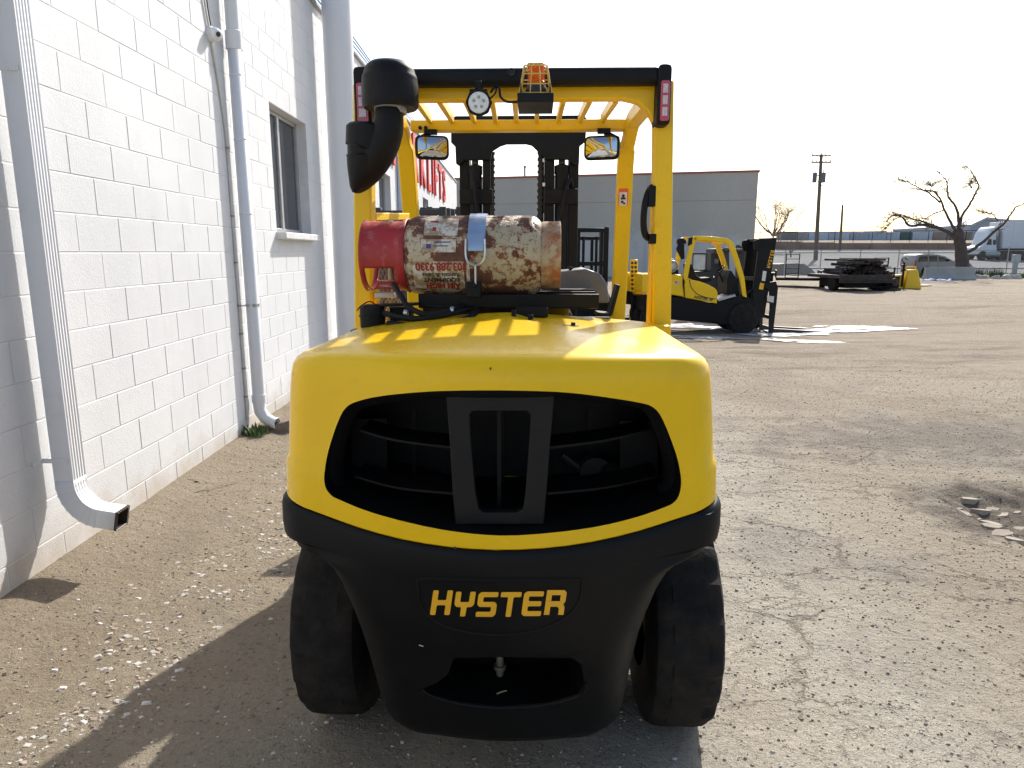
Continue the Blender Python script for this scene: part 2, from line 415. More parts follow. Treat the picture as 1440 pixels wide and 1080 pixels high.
# slabs of broken asphalt in the pothole: individual stones
rg=random.Random(5)
asph=pm('broken_asphalt',(.34,.29,.225),.9,0,.3,14,.4,(.1,.09,.08),20,.6,60)
hole=[(1366,690,.062),(1383,702,.05),(1398,700,.04),(1412,708,.045),(1396,722,.06),(1410,731,.08),(1349,713,.065),(1364,719,.055),(1428,741,.06),(1436,722,.04),(1380,727,.05),(1424,727,.04),(1394,740,.05),(1410,750,.055),(1425,757,.05),(1377,709,.03),(1350,700,.025),(1433,706,.03)]
pos_words=['the one highest up, at its far end','just below the highest slab','small one at the middle of the far edge','at the right of the far edge','flat one at the centre','the largest pale one','at the left tip','second from the left tip','near the right edge of the photo','farthest right','short one between the left tip and the largest slab','small one right of the centre','small one just in front of the largest slab','on the near rim below the largest slab','nearest to the camera','tiny one below the highest slab','tiny one above the left tip','tiny one at the far right']
for i,(px,py,r) in enumerate(hole):
    p=at(px,py,1); ky=CAM_H/(CAM_H-p.z); x,y=p.x*ky,ky
    mb=MB(); n=7; a0=rg.random()*6
    ring=[(math.cos(a0+2*PI*j/n)*r*rg.uniform(.6,1.35)*1.2,math.sin(a0+2*PI*j/n)*r*rg.uniform(.6,1.0)) for j in range(n)]
    h=r*rg.uniform(.18,.38)
    vs=[(a,b_,-.02) for a,b_ in ring]+[(a*.93,b_*.93,h*rg.uniform(.9,1.05)) for a,b_ in ring]
    mb.add(vs,[tuple(range(n)),tuple(range(2*n-1,n-1,-1))]+[(j,j+n,(j+1)%n+n,(j+1)%n) for j in range(n)])
    o=mb.build('asphalt_slab',asph,None,(x,y,ground_z(x,y)-.006),bevel=.003,smooth=25,label='broken paving slab in the pothole: '+pos_words[i],cat='rubble',group='broken slabs in the pothole')
    o.rotation_euler=(rg.uniform(-.22,.16),rg.uniform(-.2,.2),0)

# rock slab, weed tuft by the wall foot
def grd(px,py):
    p=at(px,py,1); k=CAM_H/(CAM_H-p.z); return p.x*k,k
x,y=grd(391,606)
mb=MB(); n=8; ring=[(-.20,-.02),(-.13,-.09),(.02,-.11),(.18,-.08),(.22,.0),(.14,.09),(-.04,.10),(-.17,.06)]
hs=[.03,.05,.06,.10,.12,.11,.08,.06]
mb.add([(a,b_,-.03) for a,b_ in ring]+[(a*.9,b_*.9,h) for (a,b_),h in zip(ring,hs)],[tuple(range(n)),tuple(range(2*n-1,n-1,-1))]+[(j,j+n,(j+1)%n+n,(j+1)%n) for j in range(n)])
mb.build('rock',pm('brown_rock',(.23,.18,.14),.9,0,.3,20,.5,(.08,.06,.05),30,.7,40),None,(x,y,ground_z(x,y)),bevel=.008,smooth=25,label='flat brown rock by the foot of the white wall',cat='rock')
GRS=pm('weed_green',(.075,.13,.03),.7,0,.4,30)
def tuft(x,y,n,h,sp,seed,name='weed',z=None):
    g=random.Random(seed); mb=MB()
    for i in range(n):
        a=g.random()*6.28; d=g.random()**.7*sp; bx,by=math.cos(a)*d,math.sin(a)*d; hh=h*g.uniform(.4,1); l=g.uniform(.1,.7)*hh; a2=g.random()*6.28; w=.004+.004*g.random()
        ox,oy=math.cos(a2),math.sin(a2)
        vs=[(bx-oy*w,by+ox*w,0),(bx+oy*w,by-ox*w,0),(bx+ox*l*.4-oy*w,by+oy*l*.4+ox*w,hh*.6),(bx+ox*l*.4+oy*w,by+oy*l*.4-ox*w,hh*.6),(bx+ox*l,by+oy*l,hh)]
        mb.add(vs,[(0,1,3,2),(2,3,4)])
    return mb
x,y=grd(360,617)
tuft(x,y,130,.10,.11,3).build('weed',GRS,None,(x,y,ground_z(x,y)),smooth=0,label='small green weed tuft at the foot of the round downpipe',cat='weed')
# thin pale stick
x,y=grd(300,688); mb=MB(); mb.tube([(-.13,-.16,.006),(0,0,.012),(.12,.17,.006)],.004,5)
mb.build('stick',pm('pale_stick',(.5,.42,.32),.8),None,(x,y,ground_z(x,y)+.004),label='thin pale stick lying on the dirt left of the big forklift',cat='stick')

# ------------------------------------------------------------------ puddle of melt water
def wet_mat():
    m,nt,b=nodes('wet_ice'); P=world_pos(nt)
    b.inputs['Base Color'].default_value=(.66,.67,.69,1)
    n=nz(nt,2.5,4,.6,P)
    rr=ramp(nt,n.outputs['Fac'],[(.4,.08),(.7,.4)]); lk(nt,rr,b.inputs['Roughness']); b.inputs['Specular IOR Level'].default_value=.8
    bump(nt,b,nz(nt,5,3,.6,P).outputs['Fac'],.12,.006); return m
WET=wet_mat()
def puddle(pts,label,name='ice_sheet'):
    P=[grd(px,py) for px,py in pts]; n=len(P); mb=MB()
    # put the sheet just above the local dirt
    cx=sum(p[0] for p in P)/n; cy=sum(p[1] for p in P)/n
    dens=[]
    for i in range(n):
        a,b_=P[i],P[(i+1)%n]
        for t in range(5):
            q=t/5; x=a[0]+(b_[0]-a[0])*q; y=a[1]+(b_[1]-a[1])*q
            x+=.35*noise.noise(Vector((x*1.3,y*1.7,2))); y+=.16*noise.noise(Vector((x*2.3,y*1.1,7)))
            dens.append((x,y))
    def soft(x,y): return sum(ground_z(x+dx,y+dy) for dx,dy in ((0,0),(.35,0),(-.35,0),(0,.35),(0,-.35),(.7,.2),(-.7,-.2)))/7
    sc=(CAM_H+.15)/CAM_H; dens=[(x*sc,y*sc) for x,y in dens]
    def inside(x,y):
        c_=False; m=len(dens); j=m-1
        for i in range(m):
            xi,yi=dens[i]; xj,yj=dens[j]
            if (yi>y)!=(yj>y) and x<(xj-xi)*(y-yi)/(yj-yi)+xi: c_=not c_
            j=i
        return c_
    x0=min(q[0] for q in dens); x1=max(q[0] for q in dens); y0=min(q[1] for q in dens); y1=max(q[1] for q in dens); st=.06
    idx={}; vs=[]; fs=[]
    def vid(i,j):
        if (i,j) not in idx:
            x=x0+i*st; y=y0+j*st; idx[(i,j)]=len(vs); vs.append((x,y,soft(x,y)+.014))
        return idx[(i,j)]
    for i in range(int((x1-x0)/st)+1):
        for j in range(int((y1-y0)/st)+1):
            if inside(x0+(i+.5)*st,y0+(j+.5)*st) and noise.fractal(Vector((x0*.9+i*st*.9,(y0+j*st)*2.6,3)),1.,2.,3)<.22: fs.append((vid(i,j),vid(i+1,j),vid(i+1,j+1),vid(i,j+1)))
    mb.add(vs,fs)
    o=mb.build(name,WET,None,smooth=80,kind='structure'); o['label']=label
puddle([(900,458),(985,456),(1040,460),(1090,463),(1140,459),(1200,459),(1250,461),(1290,464),(1240,467),(1180,469),(1150,474),(1100,476),(1060,473),(1020,468),(960,466),(900,468)],'bright white strip of melting ice behind the small forklift')
puddle([(930,473),(990,473),(1050,477),(1110,480),(1170,486),(1210,492),(1150,490),(1090,484),(1030,480),(960,479)],'thin white strip of melting ice in front of the small forklift')

# ------------------------------------------------------------------ white block warehouse
WX=-2.33
def block_mat():
    m,nt,b=nodes('painted_block'); P=world_pos(nt)
    sep=nt.nodes.new('ShaderNodeSeparateXYZ'); lk(nt,P,sep.inputs[0])
    mp=nt.nodes.new('ShaderNodeMapping'); mp.inputs['Scale'].default_value=(1,2.5,.5); lk(nt,P,mp.inputs[0])
    st=nz(nt,1.6,6,.65,mp.outputs[0]).outputs['Fac']; n=nz(nt,.9,5,.6,P).outputs['Fac']; f=nz(nt,90,4,.7,P).outputs['Fac']
    c=mix(nt,ramp(nt,n,[(.35,0.),(.7,1.)]),(.64,.65,.665),(.73,.735,.74))
    c=mix(nt,ramp(nt,st,[(.58,0.),(.8,.35)]),c,(.50,.495,.485))
    # splashed dirt near the ground
    dz=maths(nt,'ADD',sep.outputs[2],maths(nt,'MULTIPLY',maths(nt,'SUBTRACT',nz(nt,3.5,6,.7,P).outputs['Fac'],.5),-.7))
    c=mix(nt,ramp(nt,dz,[(.0,.75),(.28,0.)]),c,(.50,.435,.36))
    # chips and pin holes
    vo=nz(nt,26,5,.7,P).outputs['Fac']
    c=mix(nt,ramp(nt,vo,[(.70,0.),(.74,.6)]),c,(.42,.40,.38))
    lk(nt,c,b.inputs['Base Color']); b.inputs['Roughness'].default_value=.62; b.inputs['Specular IOR Level'].default_value=.3
    h=maths(nt,'ADD',f,maths(nt,'MULTIPLY',nz(nt,260,3,.7,P).outputs['Fac'],.6))
    p=bump(nt,b,h,.55,.0035)
    bump(nt,b,nz(nt,9,3,.5,P).outputs['Fac'],.25,.006,p)
    return m
BLOCK=block_mat()
MORT=pm('painted_mortar',(.66,.665,.68),.85,0,.08,8,.15,(.5,.47,.43),12,.3,90)
wh=empty('warehouse',(WX,15,0),0,'long white painted block warehouse with windows, filling the left side','building')
wh['off']=(-WX,-15,0)
WIN=[(7.0,8.2,1.793,3.012),(12.5,13.7,1.793,3.012),(18.6,19.8,2.0,3.012)]
ZT=4.44; YA,YB=-3.0,30.0
core=MB(); cx0,cx1=WX-.20,WX-.002
ys=[YA]+[v for w in WIN for v in w[:2]]+[YB]
for i in range(len(ys)-1):
    if i%2==0: core.box(cx0,cx1,ys[i],ys[i+1],-.3,ZT)
    else:
        w=WIN[i//2]; core.box(cx0,cx1,w[0],w[1],-.3,w[2]); core.box(cx0,cx1,w[0],w[1],w[3],ZT)
core.build('wall_core',MORT,wh,smooth=0)
mb=MB(); mb.box(WX-14,WX-.21,YB-.2,YB,-.3,ZT); mb.box(WX-14,WX-13.8,YA,YB-.21,-.3,ZT); mb.box(WX-14,WX-.21,YA,YA+.2,-.3,ZT-.003)
mb.build('rear_walls',BLOCK,wh,smooth=0)
mb=MB(); mb.box(WX-13.7,WX-.215,YA+.21,YB-.21,ZT-.35,ZT-.2); mb.build('roof',ROOFM,wh,smooth=0)
mb=MB(); mb.box(WX-.24,WX+.035,YA,YB+.02,ZT+.003,ZT+.045); mb.build('parapet_flashing',pm('flashing',(.42,.42,.43),.6),wh,smooth=0,bevel=.004)
CH=.2032; CL=.4064; GAP=.0045
blocks=[]
row=-9
while True:
    z0=1.59+row*CH; z1=z0+CH
    if z0>ZT-.01: break
    z1=min(z1,ZT); off=3.985 if row%2 else 3.985+CL/2
    k=math.ceil((YA-off)/CL)-1; y0=off+k*CL
    while y0<YB:
        a,b_=max(y0,YA),min(y0+CL,YB); y0+=CL
        if b_-a<.03: continue
        segs=[(a,b_)]
        for w in WIN:
            if z0+.02<w[3] and z1-.02>w[2]:
                ns=[]
                for s0,s1 in segs:
                    if s1<=w[0] or s0>=w[1]: ns.append((s0,s1)); continue
                    if s0<w[0]: ns.append((s0,w[0]))
                    if s1>w[1]: ns.append((w[1],s1))
                segs=ns
        for s0,s1 in segs:
            if s1-s0>.04: blocks.append((s0,s1,z0,z1))
    row+=1
def inview(b_):
    y=(b_[0]+b_[1])/2; z=(b_[2]+b_[3])/2
    if z<0.0 or y<2.4: return 0
    d=y*math.cos(PITCH)+(CAM_H-z)*math.sin(PITCH); u=y*math.sin(PITCH)-(CAM_H-z)*math.cos(PITCH)
    px=720+FPX*WX/d; py=540-FPX*u/d
    if px<-60 or py<-40 or py>1100: return 0
    return (b_[1]-b_[0])/d**2
blocks.sort(key=inview,reverse=True)
def block_geo(mb,s0,s1,z0,z1,o=(0,0,0),j=0.0):
    x0=WX-.002; x1=WX+j; g=GAP/2; c=.0035
    a,b_,p,q=s0+g,s1-g,z0+g,z1-g
    vs=[(x0,a,p),(x0,b_,p),(x0,b_,q),(x0,a,q),(x1,a+c,p+c),(x1,b_-c,p+c),(x1,b_-c,q-c),(x1,a+c,q-c)]
    vs=[(v[0]-o[0],v[1]-o[1],v[2]-o[2]) for v in vs]
    mb.add(vs,[(4,5,6,7),(0,1,5,4),(1,2,6,5),(2,3,7,6),(3,0,4,7)])
cache={}; rg=random.Random(11); rest=MB()
for i,(s0,s1,z0,z1) in enumerate(blocks):
    if i<300:
        key=(round(s1-s0,3),round(z1-z0,3))
        if key not in cache:
            mb=MB(); block_geo(mb,0,s1-s0,0,z1-z0,(WX,0,0)); cache[key]=mb.mesh('block',BLOCK,0)
        o=bpy.data.objects.new('block',cache[key]); COL.objects.link(o); o.parent=wh
        o.location=(rg.uniform(-.0008,.0008),s0-15,z0)
        o.rotation_euler=(rg.gauss(0,.001),0,rg.gauss(0,.001))
    else: block_geo(rest,s0,s1,z0,z1,j=rg.uniform(-.0008,.0008))
rest.build('block_courses',BLOCK,wh,smooth=0,kind='stuff')
SILL=pm('cast_sill',(.66,.66,.655),.85,0,.15,6,.5,(.30,.28,.26),25,.7,50)
for k,(a,b_,p,q) in enumerate(WIN):
    f=MB(); d0,d1=WX-.15,WX-.11; t=.045
    f.box(d0,d1,a+.002,a+t,p+.002,q-.002); f.box(d0,d1,b_-t,b_-.002,p+.002,q-.002); f.box(d0,d1,a+t,b_-t,p+.002,p+t); f.box(d0,d1,a+t,b_-t,q-t,q-.002)
    m_=(a+b_)/2-.05; f.box(d0+.005,d1+.006,m_-.03,m_+.03,p+t,q-t); f.box(d0-.01,d0+.01,m_+.03,b_-t,p+t,p+t+.03)
    fo=f.build('window_frame',ALU,wh,bevel=.004)
    g=MB(); g.box(d0+.018,d0+.024,a+t,m_-.03,p+t,q-t); go=g.build('pane',GLASS,fo,loc=(0,0,0),smooth=0)
    g=MB(); g.box(d0+.012,d0+.017,m_+.03,b_-t,p+t,q-t); g.build('pane',GLASS,fo,loc=(0,0,0),smooth=0)
    mb=MB(); mb.box(WX-.108,WX+.10,a-.03,b_+.03,p-.075,p-.003); mb.build('window_sill',SILL,wh,bevel=.012)
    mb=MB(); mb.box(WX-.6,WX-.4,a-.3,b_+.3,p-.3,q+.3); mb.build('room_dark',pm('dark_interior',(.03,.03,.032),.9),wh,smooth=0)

# near rectangular corrugated downspout
def rect_downspout():
    r=empty('downspout',(-2.235,3.34,.35),0,'white corrugated rectangular downspout nearest the camera, with curved open outlet','downspout')
    r['off']=(2.235,-3.34,-.35)
    w,d=.052,.048
    # corrugated rounded-rectangle section (x out from wall, y along wall)
    sec=[]
    def side(p,q,n,amp,nrm):
        for i in range(n):
            t=i/n; o_=amp*(math.cos(t*2*PI*5)-1)*.5*(1 if 0.05<t<.98 else 0)
            sec.append((p[0]+(q[0]-p[0])*t+nrm[0]*o_,p[1]+(q[1]-p[1])*t+nrm[1]*o_))
    side((-d,-w),(d,-w),4,0,(0,-1)); side((d,-w),(d,w),40,.0035,(1,0)); side((d,w),(-d,w),8,0,(0,1)); side((-d,w),(-d,-w),4,0,(-1,0))
    n=len(sec)
    cx,cy=-2.235,3.34
    # path: straight down, then elbow turning out from the wall
    fr=[((cx,cy,7.0),(0,0,-1)),((cx,cy,.47),(0,0,-1))]
    rad=.19
    for i in range(1,9):
        a=i/8*R(78); fr.append(((cx+rad*(1-math.cos(a)),cy-.03*i/8,.47-rad*math.sin(a)),(math.sin(a),0,-math.cos(a))))
    l=fr[-1]; fr.append(((l[0][0]+.11,l[0][1],l[0][2]-.018),l[1]))
    vs=[]
    for (p,dr) in fr:
        dr=Vector(dr).normalized(); u=Vector((0,1,0)).cross(dr)*-1  # outward direction
        u=Vector((-dr.z,0,dr.x))
        for sx,sy in sec: vs.append(Vector(p)+u*sx+Vector((0,1,0))*sy)
    fs=[(i*n+j,i*n+(j+1)%n,(i+1)*n+(j+1)%n,(i+1)*n+j) for i in range(1,len(fr)-1) for j in range(n)]
    f0=[(j,(j+1)%n,n+(j+1)%n,n+j) for j in range(n)]
    mp=MB(); mp.add(vs[:2*n],f0); o=mp.build('pipe',WHT,r,smooth=30)
    mp=MB(); mp.add(vs[n:],[tuple(i-n for i in f) for f in fs]); o=mp.build('elbow',WHT,r,smooth=40); s=o.modifiers.new('thick','SOLIDIFY'); s.thickness=.0025; s.offset=-1
    for p in fr[2:-1]:   # crimp seams
        dr=Vector(p[1]); u=Vector((-dr.z,0,dr.x)); vv=[]
        for e in (-.0025,.0025):
            for sx,sy in sec: vv.append(Vector(p[0])+dr*e+u*sx*1.045+Vector((0,1,0))*sy*1.045)
        q=MB(); q.add(vv,[(j,(j+1)%n,n+(j+1)%n,n+j) for j in range(n)]); q.build('crimp_ring',WHT,r,smooth=30)
    # dirty lip
    dr=Vector(fr[-1][1]); u=Vector((-dr.z,0,dr.x)); vv=[]
    for e in (-.012,.002):
        for sx,sy in sec: vv.append(Vector(fr[-1][0])+dr*e+u*sx*1.03+Vector((0,1,0))*sy*1.03)
    q=MB(); q.add(vv,[(j,(j+1)%n,n+(j+1)%n,n+j) for j in range(n)]); q.build('outlet_lip',RUST,r,smooth=30)
    q=MB(); vv=[]
    for fi in (-3,-2,-1):
        dq=Vector(fr[fi][1]); uq=Vector((-dq.z,0,dq.x))
        for sx,sy in sec: vv.append(Vector(fr[fi][0])-dq*.001+uq*sx*.93+Vector((0,1,0))*sy*.93)
    q.add(vv,[(i*n+j,i*n+(j+1)%n,(i+1)*n+(j+1)%n,(i+1)*n+j) for i in range(2) for j in range(n)]+[tuple(range(n))]); q.build('outlet_dark',pm('dark_sleeve',(.05,.035,.025),.9,0,.3,20),r,smooth=30)  # added sleeve, its dark brown carries the shade inside the outlet
    vv=[Vector(fr[3][0])+Vector((-fr[3][1][2],0,fr[3][1][0]))*sx*.93+Vector((0,1,0))*sy*.93 for sx,sy in sec]
    for zz in (2.40,.575):
        q=MB(); q.box(-2.33,-2.235-.02,cy-w-.004,cy-w-.001,zz-.012,zz+.012); q.box(-2.33,-2.326,cy-w-.075,cy-w-.004,zz-.012,zz+.012); q.box(-2.255,-2.20,cy-w-.005,cy-w-.002,zz-.013,zz+.013)
        q.lathe([(.006,0),(.006,.004)],(-2.215,cy-w-.004,zz),(0,-1,0),8)
        q.lathe([(.006,0),(.006,.004)],(-2.245,cy-w-.004,zz),(0,-1,0),8)
        q.build('bracket',WHT,r,bevel=.001)
rect_downspout()
# round downpipe with clamp and swept foot
r=empty('downspout',(-2.25,6.0,.1),0,'white round downpipe between the security camera and the nearest window','downspout'); r['off']=(2.25,-6.0,-.1)
mb=MB(); pth=[(-2.25,6.0,3.35),(-2.25,6.0,.26),(-2.245,6.0,.2),(-2.20,5.99,.135),(-2.13,5.98,.10),(-2.09,5.97,.095)]
mb.tube(pth,[.055,.055,.055,.053,.05,.05],18,cap=False); o=mb.build('pipe',WHT,r); s=o.modifiers.new('thick','SOLIDIFY'); s.thickness=.003; s.offset=-1
mb=MB(); mb.lathe([(.055,0),(.066,.0),(.066,.14),(.056,.15)],(-2.25,6.0,3.2)); mb.build('collar',WHT,r)
mb=MB(); mb.tube([(-2.25,6.0,3.35),(-2.25,6.0,4.6)],.055,18); mb.build('upper_pipe',WHT,r)
mb=MB(); mb.lathe([(.062,0),(.062,.07)],(-2.25,6.0,.28)); mb.build('foot_collar',WHT,r)
mb=MB(); mb.lathe([(.059,0),(.059,.025)],(-2.25,6.0,1.13),n=20); mb.tube([(-2.33,5.9,1.142),(-2.27,5.93,1.142),(-2.25,5.94,1.142)],.006,6); mb.build('clamp',STEEL,r)
for zz in (1.9,2.5,3.0): 
    mb=MB(); mb.lathe([(.058,0),(.058,.012)],(-2.25,6.0,zz),n=20); mb.build('seam_ring',WHT,r)
# conduit and cable with clips
r=empty('conduit',(-2.322,5.88,.1),0,'thin painted cable conduit clipped beside the round downpipe','cable'); r['off']=(2.322,-5.88,-.1)
mb=MB(); pth=[(-2.318,5.62,4.45),(-2.318,5.64,3.55),(-2.318,5.72,3.2),(-2.32,5.86,2.6),(-2.32,5.88,1.9),(-2.318,5.88,.15)]
mb.tube(smooth_path(pth),.009,6); mb.build('cable',pm('painted_cable',(.62,.60,.56),.6),r)
for zz in (2.42,1.88,1.5,1.14,.9,.6,.35):
    mb=MB(); mb.box(-2.327,-2.305,5.862,5.898,zz,zz+.012); mb.build('clip',pm('rusty_clip',(.35,.25,.18),.6),r)
# dome security camera
p=at(318,48,5.72)
r=empty('security_camera',(WX,p.y,p.z),0,'small white dome security camera on the wall beside the round downpipe','security camera')
mb=MB(); mb.lathe([(.0,0),(.058,0),(.058,.022),(.05,.034)],(0,0,0),(1,0,0),24); mb.build('base',WHT,r)
mb=MB(); mb.lathe([(.044,0),(.05,.02),(.046,.045),(.030,.062),(.0,.066)],(.03,0,0),(.85,-.45,-.2),24,cap=False); b_=mb.build('ball',WHT,r)
d=Vector((.85,-.45,-.2)).normalized()
mb=MB(); mb.lathe([(.018,0),(.018,.006)],Vector((.03,0,0))+d*.062+Vector((0,-.012,0)),d,16); mb.lathe([(.008,0),(.008,.006)],Vector((.03,0,0))+d*.06+Vector((.006,.022,0)),d,12); mb.build('lens',BLKTX,b_)
mb=MB(); mb.tube(smooth_path([(.01,.02,.05),(.01,-.02,.2),(.01,-.04,.42),(.01,-.1,.8)]),.005,5); mb.build('cable',BLKD,r)
# big white steel column
mb=MB(); mb.lathe([(.21,-.2),(.21,.02),(.175,.05),(.175,7.4)],(0,0,0),n=40)
mb.build('column',WHT,None,(-2.075,8.85,0),label='tall thick white steel column in front of the wall, behind the air intake',cat='column')
# flat wires along the parapet
mb=MB()
for k in range(3): mb.tube([(-2.27+.02*k,3+t*2.5,4.50+.02*k+.02*math.sin(t*2+k)) for t in range(0,11)],.007,5)
mb.build('roof_cables',BLKD,None,label='dark cables running along the top edge of the white wall',cat='cable')
# far downspout
mb=MB(); mb.box(-2.32,-2.21,14.5,14.62,.15,4.4); mb.build('downspout',pm('bluish_white_enamel',(.6,.66,.76),.5),None,label='bluish white square downspout far along the wall, left of the red letters',cat='downspout',bevel=.01)

# red painted sign letters
def text_mesh(s,size,extr=0,align='LEFT',spacing=1.0,bold=0.0):
    cu=bpy.data.curves.new('txt','FONT'); cu.body=s; cu.size=size; cu.extrude=extr; cu.align_x=align; cu.space_character=spacing; cu.offset=bold; cu.resolution_u=3
    o=bpy.data.objects.new('txt',cu); COL.objects.link(o)
    dg=bpy.context.evaluated_depsgraph_get(); me=bpy.data.meshes.new_from_object(o.evaluated_get(dg)); 
    bpy.data.objects.remove(o,do_unlink=True); bpy.data.curves.remove(cu); return me
sg=empty('wall_sign',(WX,18,3.3),0,'big red FORKLIFTS lettering along the upper part of the white wall','sign')
yy=13.9
for ch in 'FORKLIFTS':
    me=text_mesh(ch,1.42,.02,bold=.03); me.transform(Matrix(((0,0,1,0),(1,0,0,0),(0,1,0,0),(0,0,0,1))))
    w=max(v.co.y for v in me.vertices)-min(v.co.y for v in me.vertices); mn=min(v.co.y for v in me.vertices)
    me.transform(Matrix.Translation((0,-mn,0))); me.transform(Matrix.Diagonal((1,1.18,1,1))); w*=1.18; me.materials.clear(); me.materials.append(SIGNR)
    o=bpy.data.objects.new('letter',me); COL.objects.link(o); o.parent=sg; o.location=(.03,yy-18,0); yy+=w+.40
# ------------------------------------------------------------------ the big forklift seen from behind
FX,FY,YAW=-.02,2.12,R(-2)
fk=empty('forklift',(FX,FY,0),YAW,'big yellow and black forklift seen from behind, filling the middle of the yard','forklift')
fk['off']=(0,-FY,0)
def w2l(p):
    dx,dy=p.x-FX,p.y-FY; c,s=math.cos(-YAW),math.sin(-YAW)
    return Vector((dx*c-dy*s,dx*s+dy*c+FY,p.z))
def l2w(p):
    dx,dy=p[0],p[1]-FY; c,s=math.cos(YAW),math.sin(YAW)
    return Vector((dx*c-dy*s+FX,dx*s+dy*c+FY,p[2]))
def L(px,py,Y): return w2l(at(px,py,Y))

def plan(W,Yr,Yf,b=.14,rc=.10,n=16,na=7):
    b=b*(W/.58)**2; rc=min(rc,W*.4); xs=W-rc; pts=[]
    def ry(x): return Yr+b*(x/W)**2
    yc=ry(xs)+rc*.98
    pts.append((-W,Yf)); pts.append((-W,(Yf+yc)/2))
    for i in range(na+1):
        a=PI+ (PI/2)*i/na*.93; pts.append((-xs+rc*math.cos(a),yc+rc*math.sin(a)))
    for i in range(1,n): 
        x=-xs+2*xs*i/n; pts.append((x,ry(x)))
    for i in range(na,-1,-1):
        a=-(PI/2)*i/na*.93; pts.append((xs+rc*math.cos(a),yc+rc*math.sin(a)))
    pts.append((W,(Yf+yc)/2)); pts.append((W,Yf))
    for i in range(1,6): pts.append((W-2*W*i/6,Yf))
    return pts
def loft(levels,captop=None):
    mb=MB(); vs=[]; n=None
    for (z,W,Yr,Yf,cr,rc) in levels:
        W*=.955 if z>.85 else 1
        P=plan(W,Yr,Yf,rc=rc); n=len(P)
        for x,y in P: vs.append((x,y,z-cr*(1-min(1,(x/W)**2))))
    k=len(levels)
    if captop:
        base=vs[-n:]; cx,cy,dz=captop
        for s in (.08,.2,.35,.52,.7,.86):
            for x,y,z in base: vs.append((x+(cx-x)*s,y+(cy-y)*s,z+dz*s*(2-s)))
            k+=1
    fs=[(i*n+j,i*n+(j+1)%n,(i+1)*n+(j+1)%n,(i+1)*n+j) for i in range(k-1) for j in range(n)]
    fs+=[tuple(range(n)),tuple((k-1)*n+j for j in reversed(range(n)))]
    return mb.add(vs,fs)
yl=[(.962,.592,1.575,2.55,.085,.10),(.967,.597,1.57,2.55,.085,.10),(1.05,.592,1.567,2.55,.05,.10),(1.062,.590,1.567,2.55,.048,.10),(1.070,.583,1.570,2.55,.047,.10),(1.15,.576,1.570,2.55,.02,.10),(1.25,.566,1.570,2.55,.0,.10),(1.292,.560,1.572,2.55,-.010,.10),(1.312,.556,1.578,2.55,-.012,.10),(1.327,.547,1.588,2.545,-.013,.10),(1.337,.533,1.604,2.54,-.014,.10),(1.341,.512,1.630,2.53,-.015,.09)]
hood=loft(yl,(0,2.2,.042)).build('counterweight_cover',[YEL,CAST],fk,smooth=50)
gpx=[(705,549),(650,549.5),(600,551),(540,556),(505,563),(488,572),(477,592),(465,630),(460,660),(461,680),(468,692),(478,699),(520,718),(580,736),(640,748),(705,753),(770,748),(835,737),(890,721),(930,704),(944,694),(950,680),(951,660),(945,630),(928,585),(915,568),(895,562),(850,556),(800,551),(755,549.5)]
def rearY(x): return 1.57+.2*(x/.58)**2
def Lr(px,py,dy=0):
    p=L(px,py,1.6)
    for _ in range(4): p=L(px,py,rearY(p.x)+dy)
    return p
gpx=[(v.x,v.y) for v in smooth_path([Vector((a,b_,0)) for a,b_ in gpx]+[Vector((*gpx[0],0))],3)[:-1]]
gp=[Lr(*q) for q in gpx]
# radiator grille opening
cut=MB(); cut.prism([(p.x,p.z) for p in gp],1.3,2.02,mi=0)
cm=cut.mesh('cutter',CAST,0)
from mathutils.bvhtree import BVHTree
def bool_cut(ob,cme,keep_mat=True):
    c=bpy.data.objects.new('cutter',cme); COL.objects.link(c); c.parent=ob.parent; c.location=ob.location
    m=ob.modifiers.new('cut','BOOLEAN'); m.operation='DIFFERENCE'; m.object=c; m.solver='EXACT'; m.material_mode='TRANSFER'
    bpy.context.view_layer.update(); dg=bpy.context.evaluated_depsgraph_get()
    me=bpy.data.meshes.new_from_object(ob.evaluated_get(dg)); old=ob.data; ob.modifiers.remove(m); ob.data=me
    bpy.data.objects.remove(c,do_unlink=True)
    me.polygons.foreach_set('use_smooth',[True]*len(me.polygons)); me.set_sharp_from_angle(angle=R(40))
bool_cut(hood,cm)
# black lower casting
bl=[(.18,.27,1.86,1.98,.0,.12),(.185,.30,1.82,1.98,.0,.12),(.205,.335,1.775,1.97,.01,.12),(.25,.352,1.735,1.97,.012,.12),(.32,.360,1.70,1.96,.01,.12),(.42,.364,1.655,1.96,.0,.12),(.484,.368,1.63,1.96,.0,.12),(.59,.378,1.59,1.96,.0,.12),(.667,.396,1.572,1.97,.0,.12),(.74,.420,1.565,2.0,.0,.11),(.785,.447,1.562,2.1,.005,.11),(.81,.475,1.560,2.2,.01,.10),(.826,.510,1.559,2.4,.02,.10),(.838,.545,1.559,2.48,.03,.10),(.856,.575,1.558,2.52,.038,.10),(.861,.606,1.558,2.54,.04,.10),(.89,.611,1.558,2.54,.05,.10),(.942,.611,1.560,2.54,.083,.10),(.955,.607,1.563,2.54,.085,.10),(.961,.600,1.570,2.54,.085,.10)]
cw=loft(bl).build('counterweight',[CAST],fk,smooth=50)
